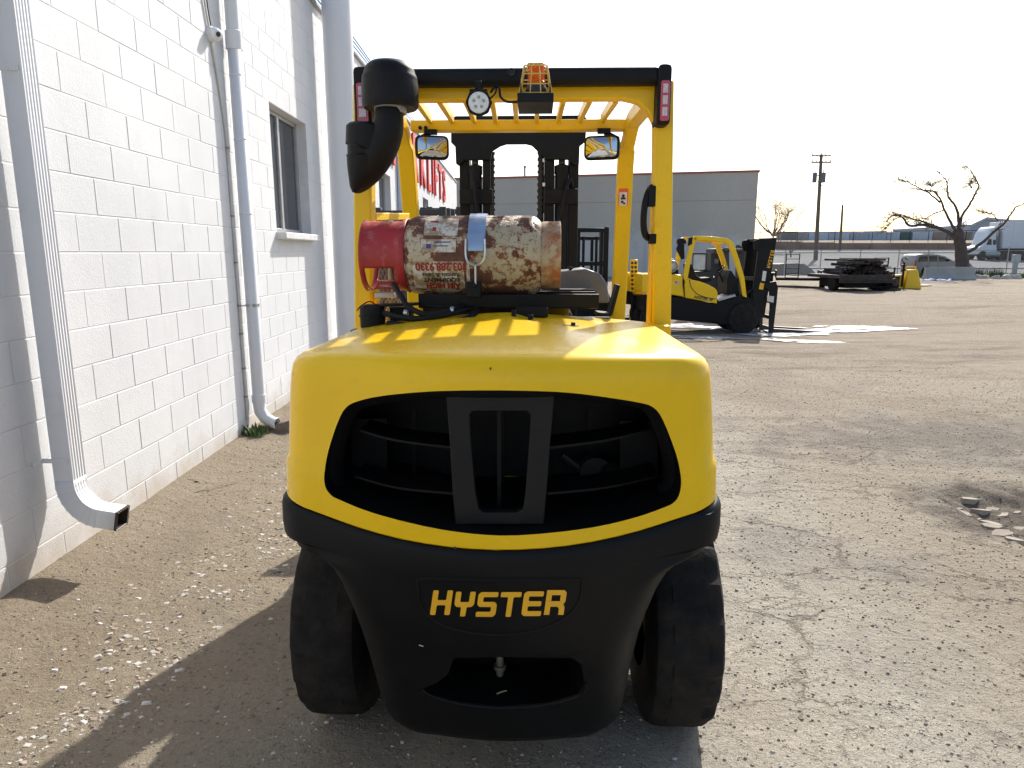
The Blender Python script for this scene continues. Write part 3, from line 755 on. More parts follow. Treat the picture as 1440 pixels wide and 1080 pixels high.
# towing pocket
pk=[(638,926),(700,924),(805,926),(818,934),(822,960),(814,975),(770,988),(700,993),(640,986),(604,976),(592,969),(612,962),(630,948)]
def bvh_of(ob): return BVHTree.FromPolygons([v.co[:] for v in ob.data.vertices],[p.vertices[:] for p in ob.data.polygons])
bv=bvh_of(cw); camL=w2l(Vector((0,0,CAM_H)))
def surf(px,py,off=.002):
    d=(L(px,py,1.7)-camL).normalized(); h=bv.ray_cast(camL,d)
    if h[0] is None: return L(px,py,1.65)
    nn=h[1]; nn = nn if nn.dot(d)<0 else -nn
    return h[0]+nn*off
pp=[surf(*q,off=0) for q in pk]
cc=sum(pp,Vector())/len(pp)
mb=MB(); n=len(pp)
vs=[p+(p-camL).normalized()*-.12 for p in pp]+list(pp)+[p+Vector((0,.17,.0))*(1)+(cc-p)*.12 for p in pp]
mb.add(vs,[tuple(range(n)),tuple(reversed(range(2*n,3*n)))]+[(i,i+n,(i+1)%n+n,(i+1)%n) for i in range(n)]+[(i+n,i+2*n,(i+1)%n+2*n,(i+1)%n+n) for i in range(n)])
bool_cut(cw,mb.mesh('cutter',CAST,0))
# bead around pocket lip and badge
def bead(pts,r,name,mat,k=4,closed=True,off=.0):
    q=pts+[pts[0]] if closed else pts
    pth=smooth_path([surf(*p,off=off) for p in q],k); return MB().tube(pth,r,8)
bead([(592,969),(604,978),(640,989),(700,996),(770,991),(815,978),(824,960)],.006,'x',CAST,closed=False,off=-.001).build('pocket_lip',CAST,fk)
pin=MB(); p0=L(703,930,1.80); p1=L(703,992,1.80); pin.cyl(p0+Vector((0,0,.05)),p1-Vector((0,0,.03)),.011,12); pin.lathe([(.018,0),(.018,.012)],L(703,940,1.80),n=12)
pin.build('tow_pin',pm('pin_steel',(.22,.19,.15),.5,.5,.3,40),fk)
jn=MB(); g=random.Random(4)
for i in range(9):
    q=L(g.uniform(650,740),g.uniform(972,986),g.uniform(1.70,1.80)); a=g.random()*6.3
    jn.tube([q,q+Vector((math.cos(a)*.02,math.sin(a)*.012,.012*g.random())),q+Vector((math.cos(a)*.035,math.sin(a)*.02,.002))],.0022,5)
jn.build('dry_twigs',pm('dry_twig',(.42,.33,.2),.8),fk,kind='stuff')
badge=[(588,822),(592,814),(640,814),(700,815),(760,815),(812,814),(818,822),(815,842),(806,858),(785,874),(745,888),(700,892),(655,888),(618,876),(598,860),(590,842)]
def conform(pts,off,sub=1):
    return [surf(x,y,off) for x,y in pts]
mb=bead(badge,.0035,'x',CAST,off=.0); b0=mb.build('badge',CAST,fk)
def hl(ch):
    return {'H':[(0,0),(.22,0),(.22,.4),(.58,.4),(.58,0),(.8,0),(.8,1),(.58,1),(.58,.6),(.22,.6),(.22,1),(0,1)],
    'Y':[(.29,0),(.51,0),(.51,.38),(.70,.38),(.8,.48),(.8,1),(.58,1),(.58,.58),(.22,.58),(.22,1),(0,1),(0,.48),(.1,.38),(.29,.38)],
    'S':[(0,0),(.7,0),(.8,.1),(.8,.5),(.7,.6),(.22,.6),(.22,.8),(.8,.8),(.8,1),(.1,1),(0,.9),(0,.5),(.1,.4),(.58,.4),(.58,.2),(0,.2)],
    'T':[(.29,0),(.51,0),(.51,.8),(.82,.8),(.82,1),(-.02,1),(-.02,.8),(.29,.8)],
    'E':[(.1,0),(.8,0),(.8,.2),(.22,.2),(.22,.4),(.75,.4),(.75,.6),(.22,.6),(.22,.8),(.8,.8),(.8,1),(.1,1),(0,.9),(0,.1)],
    'R':[(0,0),(.22,0),(.22,.33),(.5,.33),(.58,.25),(.58,0),(.8,0),(.8,.3),(.73,.42),(.8,.54),(.8,.9),(.7,1),(0,1),(0,.56),(.22,.56),(.22,.8),(.58,.8),(.58,.55),(.0,.55)]}[ch]
def rounded(poly,r,k=3,skip_open=True):
    out=[]; n=len(poly)
    for i in range(n):
        a,b_,c=Vector(poly[i-1]),Vector(poly[i]),Vector(poly[(i+1)%n]); d0=(a-b_); d1=(c-b_); rr=min(r,d0.length*.45,d1.length*.45)
        p=b_+d0.normalized()*rr; q=b_+d1.normalized()*rr
        for j in range(k+1):
            t=j/k; out.append(tuple((1-t)**2*p+2*t*(1-t)*b_+t*t*q))
    return out
for i,ch in enumerate('HYSTER'):
    po=rounded(hl(ch),.05,2) if ch!='R' else hl(ch)
    bx=605+i*31.9; base=864.5+ (1.2*math.sin(i/5*PI))*1.2; H=34.5
    lift=[1.5,3.5,4,4,3,1.2][i]; base=862+lift
    from mathutils.geometry import tessellate_polygon
    P3=[surf(bx+(x*34.5)+ y*5.0, base-y*H, .0035) for x,y in po]
    n=len(P3); mb=MB(); tr=tessellate_polygon([[Vector((x,y,0)) for x,y in po]]); back=(cc-camL).normalized()*.005
    mb.add(P3+[p+back for p in P3],[tuple(t) for t in tr]+[(j,(j+1)%n,(j+1)%n+n,j+n) for j in range(n)])
    mb.build('letter',DECY,b0,loc=(0,0,0),smooth=0)

g=MB(); gg=random.Random(12)
for x,y in ((567,733),(952,640),(470,610),(640,770),(880,530),(430,660),(690,518)):
    c_=Lr(x,y,-.0005); n=6; vs=[c_+Vector((math.cos(j)*gg.uniform(.002,.005),-.0012,math.sin(j)*gg.uniform(.002,.004))) for j in range(n)]; g.add(vs,[tuple(range(n))])
g.build('paint_chips',RUST,fk,smooth=0,kind='stuff')
g=MB(); P=[surf(x,y,.0015) for x,y in ((992,724),(1000,721),(1004,718),(998,723))]; g.add(P,[(0,1,2,3)]); P=[surf(x,y,.0015) for x,y in ((590,906),(596,908),(595,909),(589,907))]; g.add(P,[(0,1,2,3)]); g.build('scratch_marks',PAPER,fk,smooth=0,kind='stuff')
# inside of the grille
def Lg(px,py,Y): return L(px,py,Y)
gi=MB(); 
# black inner rim following the opening
inn=[]; 
for (x,y) in gpx:
    cx_,cy_=705,655; inn.append((cx_+(x-cx_)*.94,cy_+(y-cy_)*.90))
ro=[Lr(x,y,.012) for x,y in [(705+(a-705)*1.004,655+(b_-655)*1.004) for a,b_ in gpx]]; ri=[Lr(x,y,.055) for x,y in inn]; rb=[p+Vector((0,.05,0)) for p in ri]
n=len(ro); gi.add(ro+ri+rb,[(i,(i+1)%n,(i+1)%n+n,i+n) for i in range(n)]+[(i+n,(i+1)%n+n,(i+1)%n+2*n,i+2*n) for i in range(n)])
gi.build('grille_frame',PLAST,fk,smooth=40)
YG=1.66
mb=MB()
outer=[(627,556),(780,556),(774,620),(769,690),(765,738),(640,738),(636,690),(632,620)]
hole_=[(660,584),(665,578),(740,578),(746,584),(744,620),(739,690),(736,716),(728,721),(680,721),(673,716),(668,690),(662,620)]
def cpt(q,Y): p=L(q[0],q[1],Y); return p
ox=[cpt(q,YG-.03) for q in outer]; hx=[cpt(q,YG-.03) for q in hole_]
# build the plate as four boards around the window
def plate_quad(q4,Y,t):
    m=MB(); P=[cpt(q,Y) for q in q4]; m.add(P+[p+Vector((0,t,0)) for p in P],[(0,1,2,3),(7,6,5,4),(0,4,5,1),(1,5,6,2),(2,6,7,3),(3,7,4,0)]); return m
bb=MB()
P=[cpt(q,1.625) for q in outer]+[cpt(q,1.625) for q in hole_]; no=8
tri=[(0,1,10),(0,10,9),(0,9,8),(1,11,10),(1,2,12),(1,12,11),(2,3,13),(2,13,12),(3,4,14),(3,14,13),(4,15,14),(4,16,15),(4,5,16),(5,17,16),(5,6,18),(5,18,17),(6,7,19),(6,19,18),(7,0,8),(7,8,19)]
bb.add(P+[p+Vector((0,.03,0)) for p in P],tri+[tuple(i+20 for i in reversed(t)) for t in tri]+[(i,(i+1)%8,(i+1)%8+20,i+20) for i in range(8)]+[(8+i,8+(i+1)%12,28+(i+1)%12,28+i) for i in range(12)])
bb.build('grille_centre_plate',pm('grille_plate',(.007,.007,.0075),.5,0,.2,8,.3,(.03,.025,.02),12,.15,120,spec=.3),fk,bevel=.003,smooth=30)
mb=MB(); mb.bar(L(625,741,1.63),L(650,741,1.63),.03,.008); mb.bar(L(760,741,1.63),L(790,741,1.63),.03,.008); mb.build('plate_tabs',PLAST,fk)
mb=MB(); mb.bar(L(702,560,1.72),L(702,735,1.72),.006,.01,(1,0,0)); mb.build('centre_rib',PLAST,fk)
DK=pm('grille_slat',(.004,.004,.0045),.5,0,.2,8)
for s_,pts in ((0,[(508,604),(560,618),(640,628)]),(0,[(500,668),(560,684),(640,692)]),(0,[(772,628),(850,618),(915,603)]),(0,[(770,692),(850,684),(925,668)])):
    mb=MB(); q=smooth_path([Lr(x,y,.075) for x,y in pts],5); vs=[]
    for p in q: vs+= [p+Vector((0,-.012,-.003)),p+Vector((0,-.012,.003)),p+Vector((0,.10,.003)),p+Vector((0,.10,-.003))]
    mb.add(vs,[(4*i+j,4*i+(j+1)%4,4*i+4+(j+1)%4,4*i+4+j) for i in range(len(q)-1) for j in range(4)]+[(0,1,2,3)]); mb.build('grille_slat',DK,fk)
# side vents and dim machinery deep inside
for a,b_ in ((495,545),(870,922)):
    mb=MB(); mb.prism([(L(a,y_,1.9).x,L(a,y_,1.9).z) for y_ in (588,690)]+[(L(b_,y_,1.9).x,L(b_,y_,1.9).z) for y_ in (690,588)],1.88,1.90)
    mb.build('side_baffle',pm('baffle_grey',(.006,.006,.0065),.55),fk)
mb=MB(); p=L(838,665,1.9); mb.lathe([(.02,0),(.045,.0),(.05,.03),(.0,.05)],p,(0,1,0),20); p=L(862,668,1.9); mb.lathe([(.02,-.05),(.035,-.03),(.04,.0)],p,(0,1,0),16); mb.cyl(L(790,640,1.92),L(870,700,1.92),.012,8)
mb.build('water_pump',pm('dim_cast_metal',(.02,.02,.02),.4,.3),fk)
mb=MB(); mb.box(-.5,.5,2.03,2.2,.86,1.29); mb.build('radiator',pm('radiator_core',(.02,.02,.02),.7),fk,smooth=0)
for c_ in (0,):
    mb=MB()
    for k in range(7): mb.bar(L(520+k*62,575,1.96),L(520+k*62,725,1.96),.004,.01,(1,0,0))
    mb.build('radiator_fins',DK,fk)

# tyres with worn lugs
def tyre(x0,x1,r,cy,cz,name_parent,lug=22,notch=.018,rimr=.2,yaw=0.0,mat=RUB):
    w=x1-x0; s=1 if x0+w/2>0 else -1
    root=name_parent
    N=lug*6; prof=[(-.5,rimr,0),(-.5,r*.80,0),(-.49,r*.90,.3),(-.44,r*.965,1),(-.36,r*.992,1),(-.24,r,1),(-.23,r,0),(-.05,r*1.0,0),(.05,r*1.0,0),(.23,r,0),(.24,r,1),(.36,r*.992,1),(.44,r*.965,1),(.49,r*.90,.3),(.5,r*.80,0),(.5,rimr,0)]
    vs=[]
    g=random.Random(int(abs(x0)*1000))
    wear=[g.uniform(.35,1.15) for _ in range(lug*2+2)]
    for u,rr,nt_ in prof:
        for j in range(N):
            a=2*PI*j/N; k=(j%6); li=j//6+(lug if u>0 else 0)
            ph=(k if u<0 else (k+3)%6)
            d=notch*nt_*wear[li]*(1 if ph in (0,) else .8 if ph==1 else 0)
            if abs(u)<.06: d=0
            if (x0+w/2)*u<0: d*=.25
            elif k==2: d=notch*nt_*wear[li]*.45
            q=rr-d
            vs.append((x0+w/2+u*w,cy+q*math.cos(a),cz+q*math.sin(a)))
    k=len(prof); fs=[(i*N+j,i*N+(j+1)%N,(i+1)*N+(j+1)%N,(i+1)*N+j) for i in range(k-1) for j in range(N)]
    mb=MB(); mb.add(vs,fs); wroot=mb.build('wheel',mat,root,smooth=28)
    rm=MB(); xs_=x1 if s>0 else x0
    rm.lathe([(rimr+.004,0),(rimr,.0),(rimr-.01,-.03),(rimr*.6,-.06),(rimr*.55,-.02),(rimr*.35,-.0),(0,0)],(xs_-s*.012,cy,cz),(s,0,0),32,cap=False)
    rm.lathe([(rimr-.002,-.16),(rimr-.002,-.0)],(xs_-s*.012,cy,cz),(s,0,0),32,cap=True)
    for i in range(6):
        a=2*PI*i/6; rm.lathe([(.012,0),(.012,.02)],(xs_-s*.03,cy+rimr*.45*math.cos(a),cz+rimr*.45*math.sin(a)),(s,0,0),6)
    rm.build('rim',YEL2,wroot,loc=(0,0,0))
    return wroot
tyre(-.668,-.452,.370,2.265,.366,fk,20,.013,.19)
tyre(.452,.672,.374,2.245,.370,fk,20,.024,.19)
tyre(-.70,-.46,.42,3.95,.41,fk,22,.018,.22); tyre(.46,.70,.42,3.95,.41,fk,22,.018,.22)
# chassis, cab floor, cowl, seat
mb=MB(); mb.box(-.38,.38,1.97,4.3,.24,.72); mb.box(-.44,.44,2.56,3.45,.30,.95); mb.box(-.3,.3,1.99,2.3,.3,.7)
mb.build('chassis',CAST,fk,bevel=.01)
mb=MB(); mb.box(-.48,.48,2.56,3.2,.955,1.26); mb.build('engine_cover',YEL,fk,bevel=.03,seg=3)
mb=MB(); mb.box(-.52,.52,3.55,4.32,.84,.95); mb.box(-.66,-.46,3.50,4.40,.86,.90); mb.box(.46,.66,3.50,4.40,.86,.90); mb.build('front_fender',CAST,fk,bevel=.02)
mb=MB(); mb.box(-.24,.24,2.75,3.15,1.265,1.36); mb.prism([(3.15-.5,1.34),(3.15-.38,1.34),(2.72,1.40),(2.60,1.41)][0:4],-.22,.22,'x'); mb.build('seat',BLKD,fk,bevel=.02)
p0,p1=L(790,400,3.45),L(862,418,3.45)
mb=MB(); mb.prism([(L(x,y,3.5).x,L(x,y,3.5).z) for x,y in ((760,425),(760,383),(800,380),(808,379),(822,377),(842,384),(852,398),(856,425))],3.45,3.75); mb.build('dash_cowl',GREY,fk,bevel=.015,seg=3)
mb=MB(); mb.prism([(L(x,y,3.3).x,L(x,y,3.3).z) for x,y in ((775,426),(775,406),(834,406),(838,410),(838,426))],3.25,3.4); mb.build('console_edge',BLK,fk,bevel=.006)
mb=MB(); mb.lathe([(.008,0),(.008,.02),(.014,.02),(.014,.03)],L(802,384,3.48),n=10); mb.build('dash_knob',BLK,fk)

g=MB(); g.box(-.55,.55,3.62,3.90,.90,1.22); g.build('cowl',CAST,fk,bevel=.03)
g=MB(); g.box(-.585,-.40,3.98,4.22,.90,1.66); g.build('shadow_filler',BLK,fk,bevel=.02)  # hidden box added on the left to fill the truck's ground shadow
g=MB(); g.box(-.57,.57,2.56,3.4,.72,.95); g.box(-.56,-.40,3.0,3.6,.95,1.15); g.build('side_step',CAST,fk,bevel=.02)
# overhead guard -------------------------------------------------
guard=MB()
def post(a,b_,w,d): guard.bar(a,b_,w,d,(0,1,0))
RT=2.66
for s in (1,-1):
    pb=L(928,472,RT) if s>0 else L(511,472,RT); pt=L(930.5,128,RT) if s>0 else L(511,128,RT)
    pb=Vector((pb.x,RT,1.20)); pt=Vector((pt.x,RT,2.19))
    g=MB(); g.bar(pb,pt,.068,.075,(0,1,0)); g.box(pb.x-s*.034-s*.018,pb.x-s*.034,RT-.01,RT+.05,1.2,2.12)
    g.build('rear_post',YEL2,fk,bevel=.012,seg=3)
    # foot
    if s>0: g=MB(); g.box(pb.x-.11,pb.x+.015,RT-.13,RT-.04,1.28,1.328); g.build('post_foot',YEL,fk,bevel=.012,seg=3)
    # front leg, curved into the side rail
    xs_=lambda px,py,Y: L(px,py,Y).x
    if s>0: pts=[(868,455,3.95),(871,400,3.88),(876,300,3.70),(880,220,3.58)]
    else: pts=[(585,455,3.95),(583,400,3.88),(578,300,3.70),(572,220,3.58)]
    P=[L(*q) for q in pts]; top=L(888,168,3.50) if s>0 else L(566,168,3.5)
    P=[Vector((P[0].x,P[0].y+.12,1.1))]+P
    P+= [Vector((P[-1].x+s*.004,3.53,2.13)),Vector((P[-1].x+s*.008,3.46,2.185)),Vector((P[-1].x+s*.01,3.36,2.20)),Vector((pt.x-s*.01,RT+.1,2.175)),Vector((pt.x-s*.01,RT+.02,2.165))]
    q=P[:4]+smooth_path(P[3:],4)
    pth=[]
    for v in q:
        if not pth or (v-pth[-1]).length>.01: pth.append(v)
    vs=[]
    for i,p in enumerate(pth):
        d=(pth[min(i+1,len(pth)-1)]-pth[max(i-1,0)]).normalized(); sx=Vector((1,0,0)); u=sx.cross(d).normalized()
        w=.078 if p.z<2.1 else .06; h=.07
        vs+=[p+sx*a*w/2+u*b_*h/2 for a,b_ in ((-1,-1),(1,-1),(1,1),(-1,1))]
    k=len(pth); g=MB(); g.add(vs,[(0,1,2,3),(4*k-1,4*k-2,4*k-3,4*k-4)]+[(4*i+j,4*i+4+j,4*i+4+(j+1)%4,4*i+(j+1)%4) for i in range(k-1) for j in range(4)])
    g.build('front_leg',YEL2,fk,bevel=.008,seg=2,smooth=35)
# rear and front cross beams
xl=L(511,128,RT).x; xr=L(930,128,RT).x
poly=[]
za,zb=L(720,142,RT).z,L(720,118,RT).z
g=MB(); g.prism([(xl-.02,zb),(xr+.02,zb),(xr+.02,za-.09),(xr-.025,za-.09),(xr-.05,za-.045),(xr-.085,za-.012),(xr-.14,za),(xl+.14,za),(xl+.085,za-.012),(xl+.05,za-.045),(xl+.025,za-.09),(xl-.02,za-.09)],RT-.025,RT+.035)
g.build('rear_beam',YEL2,fk,bevel=.006)
fa,fb=L(720,184,3.5),L(720,169,3.5)
g=MB(); g.box(L(577,176,3.5).x,L(880,176,3.5).x,3.48,3.56,fa.z,fb.z); g.build('front_beam',YEL2,fk,bevel=.006)
for px,py in ((591,180),(599,180),(855,179.5),(862,179.5)):
    g=MB(); g.lathe([(.0095,0),(.0095,.008)],L(px,py,3.475),(0,-1,0),8); g.build('bolt',BLK,fk)
rp=[(585,604.5),(618,635.6),(655,666.8),(692,696.7),(724,726),(755.5,754.7),(792,785.4),(829,815.4),(866,847)]
for a,b_ in rp:
    g=MB(); g.bar(L(a,138,RT+.02),L(b_,167,3.5),.020,.042); g.build('roof_bar',YEL2,fk,bevel=.004)
# side step bar + sticker
g=MB(); g.bar(L(524,305,RT+.05),L(572,304.5,3.4),.03,.032); g.build('side_rail',YEL2,fk,bevel=.005)
p=L(875,278,3.655); g=MB(); g.box(p.x-.024,p.x+.024,p.y-.042,p.y-.0405,p.z-.042,p.z+.042); st=g.build('warning_sticker',PAPER,fk,smooth=0)
g=MB(); g.box(p.x-.024,p.x+.024,p.y-.0435,p.y-.0425,p.z+.024,p.z+.042); g.box(p.x-.024,p.x-.020,p.y-.0435,p.y-.0425,p.z-.042,p.z+.024); g.box(p.x+.020,p.x+.024,p.y-.0435,p.y-.0425,p.z-.042,p.z+.024); g.build('sticker_border',ORSTK,st,loc=(0,0,0),smooth=0)
g=MB(); g.lathe([(.008,0),(.008,.001)],(p.x,p.y-.042,p.z+.006),(0,-1,0),10); g.box(p.x-.012,p.x+.012,p.y-.0435,p.y-.0425,p.z-.012,p.z-.002); g.lathe([(.007,0),(.007,.001)],(p.x-.004,p.y-.042,p.z-.024),(0,-1,0),10); g.box(p.x,p.x+.012,p.y-.0435,p.y-.0425,p.z-.036,p.z-.028); g.build('sticker_figure',BLKTX,st,loc=(0,0,0),smooth=0)
# black top tube with end caps and lights
zt0,zt1=L(720,122,RT-.06).z,L(720,97,RT-.06).z; zc=(zt0+zt1)/2; rr=(zt1-zt0)/2
g=MB(); g.box(xl+.02,xr-.02,RT-.09,RT-.03,zt0,zt1); g.build('light_bar_cover',PLAST,fk,bevel=.018,seg=4)
for px in (719,895):
    g=MB(); g.lathe([(.0,-.002),(.009,-.002),(.011,.004),(.0135,.004),(.0135,.0)],L(px,101.5,RT-.095),(0,-1,0),12,cap=False); g.build('bolt_recess',BLKTX,fk)
def taillight(x0,y0,x1,y1,tilt):
    Y=RT-.10; a,b_=L(x0,y1,Y),L(x1,y0,Y); cx_=(a.x+b_.x)/2
    g=MB(); g.prism(rounded([(a.x,a.z+.0),(b_.x,a.z),(b_.x,b_.z),(a.x,b_.z)],.018,4),Y,Y+.11); h=g.build('tail_light',PLAST,fk,bevel=.008,seg=3)
    w=(b_.x-a.x); l0=a.x+w*.2; l1=b_.x-w*.14; z0=a.z+.012; z1=L(x0,115,Y).z
    g=MB(); g.prism(rounded([(l0,z0),(l1,z0),(l1,z1),(l0,z1)],.008,3),Y-.008,Y+.002); lz=g.build('lens',LENSR,h,loc=(0,0,0),bevel=.003)
    hh=(z1-z0-.02)/3
    for i in range(3):
        g=MB(); zz=z0+.014+i*hh; g.box(l0+.007,l1-.007,Y-.0105,Y-.0085,zz+.002,zz+hh-.006); g.build('reflector_block',LENSW,h,loc=(0,0,0),bevel=.001)
taillight(922,91,944.5,177,0); taillight(497,91,518,176,0)
# grab handle
g=MB(); pth=smooth_path([L(917,263,2.64),L(911,272,2.62),L(906.5,290,2.61),L(905,315,2.61),L(908,331,2.62),L(917,336,2.64)],5)
g.tube(pth,.0115,8,flat=1.3); g.box(L(911,262,2.63).x,L(921,262,2.63).x,2.62,2.66,L(911,291,2.63).z,L(911,262,2.63).z); g.box(L(912,328,2.63).x,L(921,345,2.63).x,2.62,2.66,L(911,343,2.63).z,L(911,329,2.63).z); g.build('grab_handle',PLAST,fk,bevel=.003)
# beacon in its wire cage
Yb=2.42
bc=MB(); a=L(728,149,Yb); b_=L(778,137,Yb); bc.box(a.x,b_.x,Yb-.06,Yb+.14,a.z,a.z+.028); bc.box(a.x+.01,a.x+.013,Yb-.055,Yb+.12,a.z+.028,a.z+.06); bc.box(b_.x-.013,b_.x-.01,Yb-.055,Yb+.12,a.z+.028,a.z+.06)
beac=bc.build('beacon_bracket',BLK,fk,bevel=.003)
c=L(754,136,Yb+.02); g=MB(); g.lathe([(.036,.0),(.036,.02),(.030,.035)],c,n=24); g.build('beacon_base',ORA,beac,loc=(0,0,0))
g=MB(); zb_=c.z+.035; zt_=L(754,90,Yb).z; hh=zt_-zb_
prof=[(.029,0),(.031,.01)]+[(.029-.001*(i%2),.012+i*hh*.072) for i in range(11)]+[(.026,hh*.9),(.018,hh*.97),(.0,hh)]
g.lathe(prof,(c.x,c.y,zb_),n=28,cap=False); g.build('amber_lens',AMB,beac,loc=(0,0,0))
g=MB(); g.lathe([(.016,0),(.018,hh*.35),(.010,hh*.5),(.017,hh*.8),(.0,hh*.85)],(c.x,c.y,zb_),n=12); g.build('lamp_reflector',AMB2,beac,loc=(0,0,0))
CAGE=pm('cage_wire_paint',(.72,.50,.12),.4,.0,.15,40)
g=MB(); zc0=a.z+.03; zc1=L(754,86,Yb-.02).z
hw0,hw1=(b_.x-a.x)/2-.006,.036; hd0,hd1=.062,.034; cx_=(a.x+b_.x)/2; cyb=Yb+.02
def cg(u,v,t):
    hw=hw0+(hw1-hw0)*t; hd=hd0+(hd1-hd0)*t; k=1 if t<.86 else max(.55,1-(t-.86)*3.2)
    return Vector((cx_+u*hw*k,cyb+v*hd*k,zc0+(zc1-zc0)*min(t,1)))
for u,v in [(-1,-1),(-.33,-1),(.33,-1),(1,-1),(-1,1),(-.33,1),(.33,1),(1,1),(-1,0),(1,0)]:
    g.tube([cg(u,v,0),cg(u,v,.5),cg(u,v,.86),cg(u*.9,v*.8,.96),cg(u*.6,v*.3,1.0),cg(u*.3,0,1.0)],.0021,5)
for t in (.02,.30,.62,.88,.97):
    g.tube([cg(u,v,t) for u,v in ((-1,-1),(0,-1),(1,-1),(1,0),(1,1),(0,1),(-1,1),(-1,0),(-1,-1))],.0021,5)
g.tube([cg(-1,0,1),cg(1,0,1)],.002,5)
g.build('cage',CAGE,beac,loc=(0,0,0))
# work light
Yw=2.5; c=L(673.5,145,Yw); g=MB(); g.lathe([(.0,.05),(.03,.05),(.042,.02),(.046,.0),(.046,-.012),(.040,-.014),(.037,-.006),(.0,-.006)],c,(0,1,0),8,cap=False)
wl=g.build('work_light',PLAST,fk,bevel=.003)
g=MB(); g.lathe([(.036,-.009),(.034,-.012),(.0,-.013)],c,(0,1,0),28,cap=False); g.build('lens',LED,wl,loc=(0,0,0))
for i in range(5):
    q=c+Vector((.017*math.cos(i*2*PI/5+.3),-.0135,.017*math.sin(i*2*PI/5+.3))) ; g=MB(); g.lathe([(.0055,0),(.003,-.002)],q,(0,1,0),10); g.build('led',pm('led_dot',(.35,.36,.33),.3),wl,loc=(0,0,0))
g=MB(); q=L(673,124,Yw+.02); g.box(q.x-.03,q.x+.03,Yw+.0,Yw+.03,q.z-.012,q.z-.006); g.box(q.x-.03,q.x-.024,Yw,Yw+.03,q.z-.03,q.z-.006); g.box(q.x+.024,q.x+.03,Yw,Yw+.03,q.z-.03,q.z-.006); g.box(q.x-.012,q.x+.012,Yw,Yw+.08,q.z-.006,q.z+.02); g.build('bracket',BLK,wl,loc=(0,0,0),bevel=.002)
g=MB(); g.tube(smooth_path([L(690,130,2.55),L(697,121,2.56),L(702,124,2.54),L(704,136,2.52),L(713,143,2.48),L(728,143,2.46)]),.0042,6); g.tube(smooth_path([L(698,118,2.57),L(697,130,2.55),L(690,138,2.53)]),.003,6); g.build('light_cable',BLKD,fk)
# mirrors
for (x0,y0,x1,y1,s) in ((584,189,631,223.5,-1),(820,190.5,871,225,1)):
    Ym=3.42; a,b_=L(x0,y1,Ym),L(x1,y0,Ym); cxm,czm=(a.x+b_.x)/2,(a.z+b_.z)/2; hw,hh=(b_.x-a.x)/2,(b_.z-a.z)/2
    g=MB(); g.prism(rounded([(-hw,-hh),(hw,-hh),(hw,hh),(-hw,hh)],.03,5),-.002,.03); m_=g.build('mirror',PLAST,fk,loc=(cxm,Ym-FY,czm),bevel=.01,seg=3)
    g=MB(); nxm,nzm=10,8; vs=[]
    q=rounded([(-hw+.011,-hh+.011),(hw-.011,-hh+.011),(hw-.011,hh-.011),(-hw+.011,hh-.011)],.022,5)
    rings=[1,.75,.5,.25]; 
    for t in rings: vs+=[(x*t,-.0035-.008*(1-t*t),z*t) for x,z in q]
    n=len(q); vs.append((0,-.0115,0)); fs=[(i*n+j,i*n+(j+1)%n,(i+1)*n+(j+1)%n,(i+1)*n+j) for i in range(3) for j in range(n)]+[(3*n+j,3*n+(j+1)%n,4*n) for j in range(n)]
    g.add(vs,fs); g.build('mirror_glass',MIRR,m_,loc=(0,0,0),smooth=80)
    m_.rotation_euler=(R(-3),0,R(s*-14))
    g=MB(); z0=L(700,188,3.5).z; g.box(cxm+s*.015-.03,cxm+s*.015+.03,3.46,3.5,z0-.005,fa.z+.004); g.tube([(cxm+s*.02,3.48,z0),(cxm+s*.08,3.47,z0-.03),(cxm+s*(hw-.005),3.45,czm)],.013,8); g.build('mirror_bracket',BLK,fk,bevel=.002)
# air intake (snorkel)
Yi=2.46; cp=L(547,118,Yi); kx=2.33/FPX
def zpx(y,Y): return L(547,y,Y).z
g=MB(); zt_=zpx(83,Yi); zb_=zpx(152,Yi); H=zt_-zb_; r0=.0955
prof=[(.055,.004),(r0*.93,.0),(r0*.985,.008),(r0,.02),(r0*.995,H*.50),(r0*.97,H*.56),(r0*.975,H*.60),(r0*.955,H*.66),(r0*.90,H*.72),(r0*.895,H*.76),(r0*.82,H*.86),(r0*.66,H*.94),(r0*.35,H*.985),(0,H)]
g.lathe(prof,(cp.x,Yi,zb_),n=40,cap=False); sn=g.build('air_intake',PLAST,fk,smooth=30)
g=MB(); g.lathe([(.046,-.016),(.053,-.016),(.055,.006),(.046,.006)],(cp.x,Yi,zb_),n=28,cap=False); g.build('band_clamp',ALU,sn,loc=(0,0,0))
def pxpath(lst,Y): 
    P=[];Rr=[]
    for x,y,r_,dy in lst: P.append(L(x,y,Y+dy)); Rr.append(r_*kx)
    return P,Rr
g=MB(); P,Rr=pxpath([(547,153,19,0),(547,166,20.5,0),(545,180,22.5,0),(540,196,24,.005),(532,212,25,.01),(523,228,24,.02),(514,243,21,.03),(506,256,16,.04),(499,267,8,.05)],Yi)
g.tube(smooth_path(P,3),[Rr[min(i//3,8)]+(Rr[min(i//3+1,8)]-Rr[min(i//3,8)])*(i%3)/3 for i in range(25)],24); g.build('duct',PLAST,sn,loc=(0,0,0),smooth=60)
g=MB(); P,Rr=pxpath([(516,175,25,0),(516,179,29,0),(515.5,205,29.5,0),(515,209,29,0),(513,211,25,0),(513,219,24.5,0),(514,221,27.5,0),(513,226,26.5,0),(509,240,22,0),(504,254,15,0),(500,264,9,0),(498,271,3,0)],Yi+.02)
g.tube(P,Rr,24); g.build('filter_housing',PLAST,sn,loc=(0,0,0),smooth=25)

